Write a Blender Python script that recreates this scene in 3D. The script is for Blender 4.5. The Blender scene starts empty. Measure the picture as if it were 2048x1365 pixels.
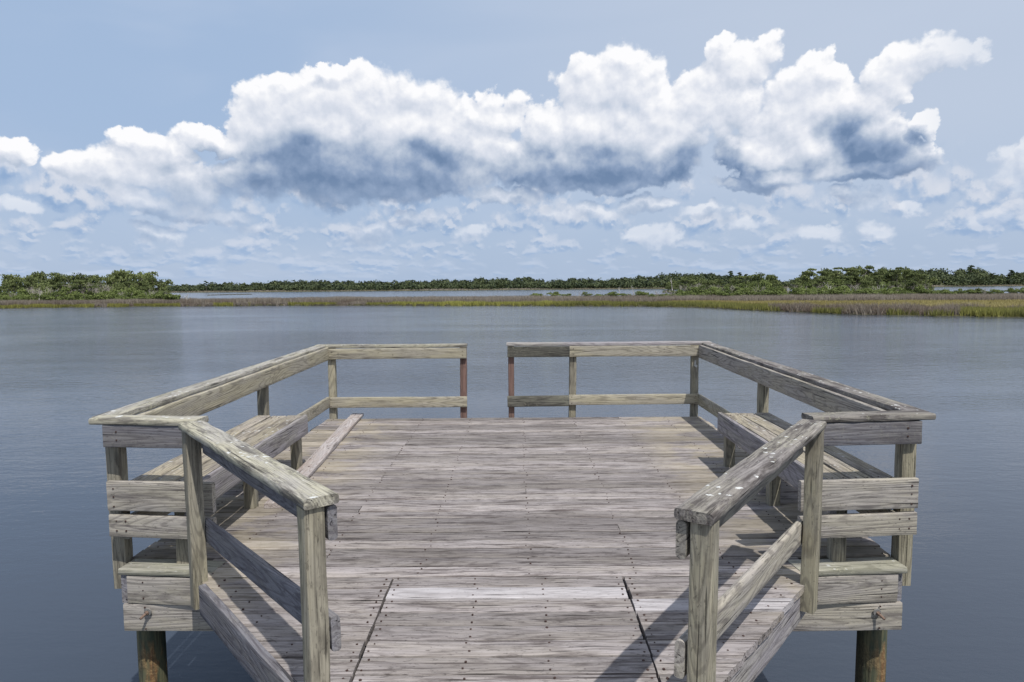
import bpy, bmesh, math, random
import numpy as np
from mathutils import Vector, Matrix, noise as mnoise
random.seed(7); rng = np.random.default_rng(7)
D = bpy.data; SC = bpy.context.scene; C = SC.collection
R_ = math.radians

# ------------------------------------------------------------------ camera
CAM_H = 1.72; WATER = -1.5
PITCH, YAW, ROLL, FPX = R_(4.84), R_(0.5), R_(0.45), 1365.0
fw = Vector((-math.sin(YAW)*math.cos(PITCH), math.cos(YAW)*math.cos(PITCH), -math.sin(PITCH)))
rt = Vector((math.cos(YAW), math.sin(YAW), 0)); up = rt.cross(fw)
rt2 = rt*math.cos(ROLL) - up*math.sin(ROLL); up2 = up*math.cos(ROLL) + rt*math.sin(ROLL)
cd = D.cameras.new("camera"); cam = D.objects.new("camera", cd); C.objects.link(cam); SC.camera = cam
cd.sensor_width = 36; cd.lens = 36*FPX/2048; cd.clip_start = .05; cd.clip_end = 20000
m = Matrix((rt2, up2, -fw)).transposed().to_4x4(); m.translation = Vector((0, 0, CAM_H)); cam.matrix_world = m

def ray(px, py):
    return (fw + rt2*((px-1024)/FPX) - up2*((py-682.5)/FPX)).normalized()
def azel(px, py):
    d = ray(px, py); return math.degrees(math.atan2(d.x, d.y)), math.degrees(math.asin(d.z))
def ground(px, py, z=WATER):
    d = ray(px, py); t = (z-CAM_H)/d.z; return d.x*t, d.y*t
def spot(px, dist):            # a point on the land at that bearing and distance
    d = ray(px, 566); return d.x/d.y*dist, dist
def height_for(px, py, dist):  # height above the water of what reaches that elevation
    d = ray(px, py); return d.z/d.y*dist + CAM_H - WATER

# ------------------------------------------------------------------ world
SUN_DIR = Vector((.23, -.48, .93)).normalized()
SUN_EL = math.asin(SUN_DIR.z); SUN_AZ = math.atan2(SUN_DIR.x, SUN_DIR.y)
w = D.worlds.new("World"); SC.world = w; w.use_nodes = True

class NT:
    """tiny helper to write node graphs as expressions"""
    def __init__(s, t): s.t = t
    def n(s, typ, **kw):
        nd = s.t.nodes.new(typ)
        for k, v in kw.items(): setattr(nd, k, v)
        return nd
    def put(s, sock, v):
        if isinstance(v, bpy.types.NodeSocket): s.t.links.new(v, sock)
        elif v is not None:
            if sock.type == 'RGBA' and hasattr(v, '__len__') and len(v) == 3: v = (*v, 1)
            sock.default_value = v
    def m(s, op, a, b=None, c=None, clamp=False):
        nd = s.n('ShaderNodeMath', operation=op, use_clamp=clamp)
        for i, v in enumerate((a, b, c)):
            if v is not None: s.put(nd.inputs[i], v)
        return nd.outputs[0]
    def v(s, op, a, b=None, c=None, scale=None):
        nd = s.n('ShaderNodeVectorMath', operation=op)
        for i, v in enumerate((a, b, c)):
            if v is not None: s.put(nd.inputs[i], v)
        if scale is not None: s.put(nd.inputs['Scale'], scale)
        return nd.outputs['Value'] if op in ('DOT_PRODUCT', 'LENGTH', 'DISTANCE') else nd.outputs[0]
    def xyz(s, x=0, y=0, z=0):
        nd = s.n('ShaderNodeCombineXYZ')
        for i, v in enumerate((x, y, z)): s.put(nd.inputs[i], v)
        return nd.outputs[0]
    def sep(s, v):
        nd = s.n('ShaderNodeSeparateXYZ'); s.put(nd.inputs[0], v); return nd.outputs
    def noise(s, vec, scale, detail=2, rough=.5, dist=0, color=False, typ='FBM'):
        nd = s.n('ShaderNodeTexNoise'); nd.noise_type = typ
        s.put(nd.inputs['Vector'], vec); s.put(nd.inputs['Scale'], scale)
        nd.inputs['Detail'].default_value = detail; nd.inputs['Roughness'].default_value = rough
        nd.inputs['Distortion'].default_value = dist
        return nd.outputs['Color' if color else 'Fac']
    def vor(s, vec, scale, detail=0, feature='F1', rnd=1.0, out='Distance', rough=.5):
        nd = s.n('ShaderNodeTexVoronoi', feature=feature)
        s.put(nd.inputs['Vector'], vec); s.put(nd.inputs['Scale'], scale)
        nd.inputs['Detail'].default_value = detail; nd.inputs['Roughness'].default_value = rough
        nd.inputs['Randomness'].default_value = rnd
        return nd.outputs[out]
    def ss(s, x, a, b, c=0.0, d=1.0, mode='SMOOTHSTEP'):
        nd = s.n('ShaderNodeMapRange', interpolation_type=mode)
        s.put(nd.inputs[0], x)
        for i, v in enumerate((a, b, c, d)): s.put(nd.inputs[i+1], v)
        return nd.outputs[0]
    def lin(s, x, a, b, c=0.0, d=1.0): return s.ss(x, a, b, c, d, 'LINEAR')
    def mix(s, f, a, b, blend='MIX'):
        nd = s.n('ShaderNodeMix', data_type='RGBA', blend_type=blend)
        s.put(nd.inputs[0], f); s.put(nd.inputs[6], a); s.put(nd.inputs[7], b); return nd.outputs[2]
    def ramp(s, f, stops):
        nd = s.n('ShaderNodeValToRGB'); s.put(nd.inputs[0], f); e = nd.color_ramp.elements
        while len(e) < len(stops): e.new(.5)
        for k, (p, c) in enumerate(stops): e[k].position = p; e[k].color = (*c, 1)
        return nd.outputs[0]

def srgb(r, g, b):
    f = lambda c: (c/255/12.92) if c/255 <= .04045 else ((c/255+.055)/1.055)**2.4
    return (f(r), f(g), f(b))

# cumulus: where the lobes of each cloud stand in the sky (converted to azimuth and elevation)
LOBES = [(600,215,135,85),(720,225,200,100),(540,260,100,90),(830,235,130,95),(910,270,100,80),(700,330,240,95),
 (860,340,160,75),(520,345,90,70),(955,215,55,45),(590,165,60,35),(760,385,170,40),(660,150,70,25),
 (250,345,120,62),(380,375,110,55),(170,335,85,38),(300,310,90,50),(240,288,45,28),(430,270,95,32),(330,410,120,28),
 (1220,170,125,90),(1260,125,60,40),(1180,250,120,90),(1200,330,210,55),(1050,330,100,48),(1330,265,130,80),
 (1400,195,100,75),(1480,130,85,58),(1530,100,55,36),(1470,215,60,60),(1200,365,180,28),(1340,340,80,35),(1000,225,70,50),
 (1600,175,80,58),(1590,240,130,72),(1500,300,85,45),(1640,290,110,62),(1700,215,95,55),(1790,150,95,58),
 (1875,118,72,44),(1930,108,38,30),(1770,270,85,60),(1820,310,62,45),(1868,240,28,34),(1700,335,150,30),(1490,370,80,22),
 (1560,345,100,28),(15,300,55,36),(-60,330,60,50),(30,415,55,24),(-40,430,60,26),(1715,390,62,28),(1290,412,70,20),(2010,345,60,50),
 (2085,330,60,60),(950,470,36,20),(1960,430,50,26),(1830,408,25,14),(440,430,90,18),(1400,430,60,18),(1160,430,110,26),(1330,205,90,50),(1660,215,90,60),(1745,190,45,40),(960,300,70,60),(1090,260,60,60),(1000,390,120,22),(730,470,60,20),(320,470,70,20),(520,455,60,16),(1300,470,80,22),(1480,455,60,22),(1640,470,70,20),(1760,455,60,26),(830,440,60,16)]
DARKS = [(700,385,260,85),(620,330,120,70),(1190,350,210,62),(1480,375,110,40),(1730,270,75,60),(1750,335,120,34),
 (340,425,150,20),(1700,398,60,22),(860,310,60,40),(1390,330,60,50),(40,438,70,12)]
DARKS = [(x, y+14, rx, ry) for x, y, rx, ry in DARKS]
def ellipses(lst):
    out = []
    for (x, y, rx, ry) in lst:
        a, e = azel(x, y); a2, _ = azel(x+rx, y); _, e2 = azel(x, y-ry)
        out.append((a, e, abs(a2-a), abs(e2-e)))
    return out
EL = ellipses(LOBES); ED = ellipses(DARKS)

def union(g, p, lst, smooth=.25):
    cur = None
    for (a, e, ra, re) in lst:
        v = g.v('MULTIPLY_ADD', p, (1/ra, 1/re, 0), (-a/ra, -e/re, 0))
        q = g.v('DOT_PRODUCT', v, v)
        if cur is None: cur = q
        else: cur = g.m('SMOOTH_MIN', cur, q, smooth)
    return g.m('SUBTRACT', 1.0, cur)

field = D.node_groups.new('cloud_density', 'ShaderNodeTree')
field.interface.new_socket('P', in_out='INPUT', socket_type='NodeSocketVector')
field.interface.new_socket('Q', in_out='INPUT', socket_type='NodeSocketVector')
field.interface.new_socket('D', in_out='OUTPUT', socket_type='NodeSocketFloat')
g = NT(field); gi = g.n('NodeGroupInput'); go = g.n('NodeGroupOutput')
P = gi.outputs['P']; Q = gi.outputs['Q']
w1 = g.v('MULTIPLY', g.v('SUBTRACT', g.noise(Q, .22, 3, .55, color=True), (.5, .5, .5)), (5.0, 3.6, 0))
w2 = g.v('MULTIPLY', g.v('SUBTRACT', g.noise(Q, 1.1, 5, .6, color=True), (.5, .5, .5)), (1.5, 1.3, 0))
pp = g.v('ADD', P, g.v('ADD', w1, w2))
E_ = g.m('MAXIMUM', union(g, pp, EL), -2.0)
fb = g.m('ADD', g.m('MULTIPLY', g.m('SUBTRACT', g.noise(Q, .42, 7, .56), .5), .95), .19)
bl = g.m('MULTIPLY', g.m('SUBTRACT', .42, g.vor(g.v('ADD', Q, g.v('SCALE', w2, scale=.5)), .5, 3)), .50)
dd = g.m('ADD', g.m('ADD', E_, fb), bl)
g.put(go.inputs['D'], dd)

g = NT(w.node_tree); w.node_tree.nodes.clear()
out = g.n('ShaderNodeOutputWorld'); bg = g.n('ShaderNodeBackground'); g.t.links.new(bg.outputs[0], out.inputs[0])
tc = g.n('ShaderNodeTexCoord').outputs['Generated']
X, Y, Z = g.sep(tc)
az = g.m('MULTIPLY', g.m('ARCTAN2', X, Y), 57.29578)
el = g.m('MULTIPLY', g.m('ARCSINE', g.m('ABSOLUTE', Z)), 57.29578)
P = g.xyz(az, el, 0)
def dens(off):
    nd = g.n('ShaderNodeGroup'); nd.node_tree = field
    q = g.v('ADD', P, (off[0], off[1], 0))
    g.put(nd.inputs['P'], q); g.put(nd.inputs['Q'], q); return nd.outputs['D']
d0 = dens((0, 0)); d1 = dens((.30, .80))
sky = g.n('ShaderNodeTexSky'); sky.sky_type = 'NISHITA'; sky.sun_disc = False
sky.sun_elevation = SUN_EL; sky.sun_rotation = SUN_AZ; sky.air_density = 1.0; sky.dust_density = 1.5
skyc = g.v('SCALE', sky.outputs[0], scale=.11)
# thin veil of high cloud, whiter towards the right and the horizon
veiln = g.noise(g.v('MULTIPLY', P, (.035, .12, 0)), 1.0, 3, .55, .6)
rightw = g.ss(az, -26.0, 24.0)
veilc = g.mix(rightw, srgb(166, 189, 220), srgb(192, 205, 225))
veilc = g.mix(g.ss(el, 13.0, 1.0, 0, .85), veilc, srgb(172, 191, 218))
veilc = g.mix(g.m('MULTIPLY', g.ss(veiln, .4, .75), .35), veilc, srgb(203, 214, 233))
base = g.mix(g.ss(el, 23.0, 42.0, .93, .30), skyc, veilc)
# the rest of the sky: scattered cloud of the same kind
azm = g.m('ABSOLUTE', az)
outm = g.m('MAXIMUM', g.ss(el, 25.0, 31.0), g.ss(azm, 49.0, 56.0))
on = g.noise(g.v('ADD', g.v('MULTIPLY', tc, (2.2, 2.2, 3.4)), (3.1, 0, 0)), 1.0, 4, .55)
oa = g.m('MULTIPLY', g.m('MULTIPLY', g.ss(on, .50, .60), outm), .9)
cheap = g.mix(oa, base, g.mix(g.ss(on, .55, .72), srgb(236, 238, 243), srgb(170, 182, 204)))
# small flat clouds in rows down to the horizon
lg = g.m('LOGARITHM', g.m('ADD', el, 1.3), 2.718)
def low(off, sc, seed):
    q = g.xyz(g.m('ADD', g.m('MULTIPLY', az, .30*sc), off[0]), g.m('ADD', g.m('MULTIPLY', lg, 2.1*sc), off[1]), seed)
    wq = g.v('ADD', q, g.v('SCALE', g.v('SUBTRACT', g.noise(q, 1.7, 4, .6, color=True), (.5, .5, .5)), scale=.75))
    v1 = g.vor(g.v('MULTIPLY', wq, (1, 1, 0)), 1.0, 1.2, rnd=1.0)
    n1 = g.noise(wq, .55, 3, .5)
    return g.m('ADD', g.m('SUBTRACT', .50, v1), g.m('MULTIPLY', g.m('SUBTRACT', n1, .5), 1.5))
lowband = g.m('MULTIPLY', g.ss(el, 10.0, 7.0), g.ss(el, .1, 1.2))
for sc, seed, thr, k in ((2.0, 9.2, -.44, .6), (1.0, 3.7, -.34, .78)):
    thr = g.lin(g.noise(g.v('MULTIPLY', P, (.08, .2, 0)), 1.0, 1, .5), .3, .7, thr+.16, thr-.16)
    l0 = low((0, 0), sc, seed); l1 = low((.06, .20), sc, seed)
    la = g.m('MULTIPLY', g.m('MULTIPLY', g.ss(l0, thr, g.m('ADD', thr, .46)), lowband), k)
    lb = g.ss(g.m('SUBTRACT', g.m('SUBTRACT', l0, l1), g.m('MULTIPLY', l0, .12)), -.20, .16)
    lowc = g.ramp(lb, [(0, srgb(136, 166, 205)), (.4, srgb(158, 182, 214)), (.75, srgb(192, 204, 223)), (1, srgb(217, 222, 233))])
    lowc = g.mix(g.ss(el, 6.0, .5, 0, .6), lowc, srgb(170, 192, 222))
    base = g.mix(la, base, lowc)
# big cumulus
soft = g.ss(g.noise(P, .16, 2, .5), .42, .6, .14, .46)
soft = g.m('ADD', soft, g.ss(el, 9.5, 6.0, 0, .45))
alpha = g.m('MULTIPLY', g.ss(d0, -.10, soft), g.ss(el, 5.0, 8.5, .72, 1.0))
alpha = g.m('MULTIPLY', alpha, g.m('MULTIPLY', g.lin(g.ss(az, 28.0, 34.0), 0, 1, 1.0, .5), g.ss(azm, 49.0, 44.0)))
relief = g.m('SUBTRACT', d0, d1)
dwarp = g.v('MULTIPLY', g.v('SUBTRACT', g.noise(P, .16, 5, .55, color=True), (.5, .5, .5)), (9, 6.5, 0))
dk = g.ss(union(g, g.v('ADD', P, dwarp), ED, .9), -2.0, 2.0)
puff = g.ss(g.vor(g.v('ADD', P, g.v('SCALE', dwarp, scale=.3)), .33, 3.5, rough=.55), .1, .75)
b = g.m('ADD', g.m('MULTIPLY', relief, .40), .90)
b = g.m('SUBTRACT', b, g.m('MULTIPLY', dk, .76))
b = g.m('SUBTRACT', b, g.m('MULTIPLY', puff, .16))
b = g.m('ADD', b, g.m('MULTIPLY', g.m('SUBTRACT', g.noise(P, .30, 4, .5), .5), .30), clamp=True)
cc = g.ramp(b, [(0, srgb(112, 136, 170)), (.2, srgb(142, 162, 192)), (.45, srgb(186, 198, 216)), (.7, srgb(221, 226, 237)), (.95, srgb(253, 253, 255))])
cc = g.mix(g.ss(el, 9.0, 4.0, 0, .42), cc, srgb(176, 194, 220))
final = g.mix(alpha, base, cc)
g.put(bg.inputs[0], final); bg.inputs[1].default_value = 1.0
bg2 = g.n('ShaderNodeBackground'); g.put(bg2.inputs[0], g.mix(g.m('GREATER_THAN', Z, -.02), (.10, .12, .15), cheap))
mxs = g.n('ShaderNodeMixShader')
g.put(mxs.inputs[0], g.m('MULTIPLY', g.m('MULTIPLY', g.m('LESS_THAN', el, 24.5), g.m('LESS_THAN', azm, 50.0)), g.m('MULTIPLY', g.m('GREATER_THAN', Y, 0.0), g.m('GREATER_THAN', Z, -.02))))
g.t.links.new(bg2.outputs[0], mxs.inputs[1]); g.t.links.new(bg.outputs[0], mxs.inputs[2]); g.t.links.new(mxs.outputs[0], out.inputs[0])
w.cycles.sampling_method = 'MANUAL'; w.cycles.sample_map_resolution = 256

# ------------------------------------------------------------------ sun
sl = D.lights.new("sun", 'SUN'); so = D.objects.new("sun", sl); C.objects.link(so)
sl.energy = 3.9; sl.angle = R_(.55); sl.color = (1.0, .965, .91)
so.rotation_euler = SUN_DIR.to_track_quat('Z', 'Y').to_euler(); so.location = SUN_DIR*50
vs = SC.view_settings; vs.view_transform = 'Standard'; vs.look = 'None'; vs.exposure = 0; vs.gamma = 1; vs.use_curve_mapping = False

# ------------------------------------------------------------------ tagging
def tag(o, label=None, cat=None, group=None, kind=None):
    if label: o['label'] = label
    if cat: o['category'] = cat
    if group: o['group'] = group
    if kind: o['kind'] = kind
    return o
def empty(name, loc, label, cat, group=None, rz=0):
    o = D.objects.new(name, None); C.objects.link(o); o.location = loc; o.rotation_euler = (0, 0, rz); o.empty_display_size = .2
    return tag(o, label, cat, group)

# ------------------------------------------------------------------ materials
def new_mat(name):
    mt = D.materials.new(name); mt.use_nodes = True; t = mt.node_tree; b = t.nodes['Principled BSDF']
    return mt, NT(t), b

def wood(name, gray, tint, dark, tint_amt=.5, dark_amt=.5, spots=0.0, lichen=0.0, streak=.6, bump=.5, grain=.5, stain=0.0, dthr=.5, vlo=.74):
    mt, g, b = new_mat(name)
    co = g.n('ShaderNodeAttribute', attribute_name='wc').outputs['Vector']
    rb = g.n('ShaderNodeAttribute', attribute_name='rb').outputs['Fac']
    nz = g.sep(g.n('ShaderNodeNewGeometry').outputs['Normal'])[2]
    # cathedral grain = contour lines of a stretched noise
    f1 = g.noise(g.v('MULTIPLY', co, (.55, 5.5, 5.5)), 1.0, 1.0, .4)
    band = g.m('ADD', g.m('MULTIPLY', g.m('SINE', g.m('MULTIPLY', f1, 150.0)), .5), .5)
    fib = g.noise(g.v('MULTIPLY', co, (5, 190, 190)), 1.0, 3, .6)
    fib2 = g.noise(g.v('MULTIPLY', co, (1.6, 55, 55)), 1.0, 3, .62)
    crack = g.ss(g.noise(g.v('MULTIPLY', co, (2.2, 75, 75)), 1.0, 2, .5), .63, .71)
    pat = g.noise(g.v('MULTIPLY', co, (1.3, 6, 6)), 1.0, 5, .65)
    pat2 = g.noise(g.v('MULTIPLY', co, (2.4, 14, 14)), 1.0, 5, .68)
    col = g.mix(g.m('MULTIPLY', g.ss(pat, .42, .6), tint_amt), gray, tint)
    dk2 = g.m('MULTIPLY', g.ss(pat2, dthr, dthr+.17), dark_amt)
    col = g.mix(dk2, col, dark)
    fine = g.m('ADD', g.m('MULTIPLY', fib, .5), g.m('MULTIPLY', fib2, .5))
    col = g.mix(1.0, col, g.xyz(*[g.lin(fine, .3, .7, .62, 1.32)]*3), 'MULTIPLY')
    col = g.mix(g.m('MULTIPLY', g.ss(band, .62, 1.0), .9*grain), col, dark)
    col = g.mix(g.m('MULTIPLY', g.ss(fib2, .53, .68), .75*streak), col, dark)
    chk = g.ss(g.noise(g.v('MULTIPLY', co, (9, 42, 42)), 1.0, 4, .7), .58, .68)
    col = g.mix(g.m('MULTIPLY', chk, .55*streak), col, tuple(c*.6 for c in dark))
    silver = g.ss(g.noise(g.v('MULTIPLY', co, (3.5, 48, 48)), 1.0, 4, .65), .55, .68)
    col = g.mix(g.m('MULTIPLY', silver, .35), col, tuple(min(.62, c*1.45) for c in gray))
    col = g.mix(g.m('MULTIPLY', crack, .8), col, tuple(c*.22 for c in dark))
    spk = g.ss(g.noise(g.v('MULTIPLY', co, (30, 75, 75)), 1.0, 3, .7), .60, .68)
    col = g.mix(g.m('MULTIPLY', spk, .5), col, tuple(c*.5 for c in dark))
    if stain:
        oc = g.n('ShaderNodeTexCoord').outputs['Object']
        stn = g.ss(g.noise(g.v('MULTIPLY', oc, (.9, 1.6, 1)), 1.0, 5, .68), .5, .68)
        col = g.mix(g.m('MULTIPLY', stn, stain), col, tuple(c*1.15 for c in dark))
        tan = g.m('MULTIPLY', g.ss(g.noise(g.v('MULTIPLY', oc, (1.6, 2.6, 1)), 1.0, 5, .65), .42, .54), g.ss(g.m('ABSOLUTE', g.m('ADD', g.sep(oc)[0], 0.06)), 1.15, 1.75))
        col = g.mix(g.m('MULTIPLY', tan, .42), col, (.40, .345, .235))
        stn2 = g.ss(g.noise(g.v('ADD', g.v('MULTIPLY', oc, (3.0, 9, 1)), (7, 3, 1)), 1.0, 5, .7), .54, .66)
        col = g.mix(g.m('MULTIPLY', stn2, stain*.9), col, dark)
    var = g.lin(rb, 0, 1, vlo, 1.16)
    col = g.mix(1.0, col, g.xyz(var, var, var), 'MULTIPLY')
    upf = g.ss(nz, .6, .9)
    if lichen:
        ln = g.m('MULTIPLY', g.ss(g.noise(co, 55.0, 4, .7), .52, .62), g.ss(g.noise(co, 5.0, 3, .6), .46, .6))
        col = g.mix(g.m('MULTIPLY', ln, lichen), col, (.47, .46, .33))
    if spots:
        vd = g.n('ShaderNodeTexVoronoi'); g.put(vd.inputs['Vector'], g.v('ADD', co, g.v('SCALE', g.noise(co, 60., 3, .7, color=True), scale=.035))); vd.inputs['Scale'].default_value = 26
        cr = g.sep(vd.outputs['Color'])[0]
        sp = g.m('MULTIPLY', g.m('LESS_THAN', vd.outputs['Distance'], g.m('MULTIPLY', g.m('POWER', cr, 3.0), .42)), g.m('GREATER_THAN', g.noise(co, 4.5, 2, .5), .49))
        col = g.mix(g.m('MULTIPLY', g.m('MULTIPLY', sp, upf), spots), col, (.60, .61, .59))
    g.put(b.inputs['Base Color'], col)
    b.inputs['Roughness'].default_value = .88; b.inputs['Specular IOR Level'].default_value = .25
    bp = g.n('ShaderNodeBump'); bp.inputs['Strength'].default_value = bump; bp.inputs['Distance'].default_value = .004
    hgt = g.m('SUBTRACT', g.m('ADD', g.m('MULTIPLY', fine, .8), g.m('MULTIPLY', band, -.22)), g.m('MULTIPLY', crack, .9))
    g.put(bp.inputs['Height'], hgt); g.put(b.inputs['Normal'], bp.outputs[0])
    return mt
M = {}
M['deck'] = wood('deck_wood', (.350, .318, .310), (.330, .296, .262), (.075, .06, .056), .6, .72, .0, .0, 1.2, 1.0, grain=.30, stain=.28, vlo=.66)
M['deck_green'] = wood('deck_wood_mossy', (.32, .305, .265), (.27, .265, .20), (.12, .115, .085), .7, .5, .5, .4, .7, .7)
M['pale'] = wood('pale_replaced_wood', (.415, .395, .40), (.385, .36, .355), (.17, .15, .15), .5, .35, 0, 0, .55, .5, grain=.3)
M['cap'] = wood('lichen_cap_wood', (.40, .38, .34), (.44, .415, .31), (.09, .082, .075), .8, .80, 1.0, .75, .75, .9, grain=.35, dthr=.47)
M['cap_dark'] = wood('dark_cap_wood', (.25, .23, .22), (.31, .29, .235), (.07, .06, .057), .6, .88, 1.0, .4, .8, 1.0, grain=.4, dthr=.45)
M['rail'] = wood('greenish_rail_wood', (.37, .342, .28), (.415, .375, .26), (.11, .095, .08), .7, .42, 0, .25, .6, .5)
M['grayrail'] = wood('gray_rail_wood', (.355, .328, .295), (.39, .355, .265), (.10, .088, .085), .5, .55, 0, .15, .9, .7)
M['bluegray'] = wood('blue_gray_rail_wood', (.25, .245, .265), (.27, .25, .225), (.09, .08, .09), .45, .6, 0, .1, .8, .7)
M['post'] = wood('post_wood', (.31, .285, .225), (.37, .335, .23), (.10, .09, .072), .7, .55, 0, .15, .8, .6)
M['redpost'] = wood('red_brown_post_wood', (.19, .12, .10), (.22, .15, .12), (.09, .06, .055), .5, .4, 0, 0, .6, .5)
M['black'] = wood('blackened_wood', (.11, .105, .09), (.26, .26, .2), (.035, .032, .03), .35, .85, 0, .25, .9, .8)
M['bench'] = wood('bench_seat_wood', (.34, .305, .26), (.37, .325, .225), (.10, .085, .075), .65, .65, .7, .3, .85, .8)
M['apron'] = wood('bench_apron_wood', (.31, .29, .30), (.35, .335, .25), (.12, .105, .11), .35, .42, 0, .1, 1.0, .7)
M['loose'] = wood('loose_plank_wood', (.40, .37, .36), (.34, .27, .22), (.17, .12, .10), .4, .3, .5, 0, .5, .3)

def plain(name, col, rough=.6, metal=0, nscale=30, amt=.35, bump=0):
    mt, g, b = new_mat(name)
    co = g.n('ShaderNodeTexCoord').outputs['Object']
    n = g.noise(co, nscale, 4, .6)
    g.put(b.inputs['Base Color'], g.mix(g.m('MULTIPLY', g.ss(n, .35, .7), amt), col, tuple(c*.35 for c in col)))
    b.inputs['Roughness'].default_value = rough; b.inputs['Metallic'].default_value = metal
    if bump:
        bp = g.n('ShaderNodeBump'); bp.inputs['Strength'].default_value = bump; bp.inputs['Distance'].default_value = .003
        g.put(bp.inputs['Height'], n); g.put(b.inputs['Normal'], bp.outputs[0])
    return mt
M['nail'] = plain('rusty_nail', (.055, .028, .022), .8)
M['rust'] = plain('rusty_bolt', (.22, .15, .115), .8, .2, 60, .6, .5)
M['zinc'] = plain('galvanised_washer', (.34, .33, .31), .6, .5, 60, .4, .3)

def piling_mat():
    mt, g, b = new_mat('creosoted_piling')
    co = g.n('ShaderNodeTexCoord').outputs['Object']
    n = g.noise(g.v('MULTIPLY', co, (14, 14, 2.2)), 1.0, 6, .65)
    n2 = g.noise(g.v('MULTIPLY', co, (60, 60, 3)), 1.0, 3, .6)
    z = g.sep(co)[2]
    a = g.mix(g.ss(n, .35, .65), (.03, .05, .034), (.14, .13, .07))
    rusty = g.mix(g.ss(g.noise(co, 45., 4, .7), .42, .58), (.19, .085, .03), (.33, .20, .085))
    low_ = g.m('MULTIPLY', g.ss(g.noise(g.v('MULTIPLY', co, (9, 9, 2.5)), 1.0, 3, .6), .46, .56), g.ss(z, -.38, -.62))
    a = g.mix(g.m('MULTIPLY', g.m('MULTIPLY', low_, .8), g.ss(g.sep(co)[0], -.05, .05, .25, 1.0)), a, rusty)
    a = g.mix(g.m('MULTIPLY', g.ss(n2, .52, .66), .6), a, (.03, .028, .02))
    a = g.mix(g.ss(z, -1.05, -1.3), a, (.02, .02, .015))
    g.put(b.inputs['Base Color'], a); b.inputs['Roughness'].default_value = .75
    bp = g.n('ShaderNodeBump'); bp.inputs['Strength'].default_value = .8; bp.inputs['Distance'].default_value = .008
    g.put(bp.inputs['Height'], g.m('ADD', n2, g.m('MULTIPLY', g.noise(co, 70., 3, .6), low_))); g.put(b.inputs['Normal'], bp.outputs[0])
    return mt
M['piling'] = piling_mat()

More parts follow.
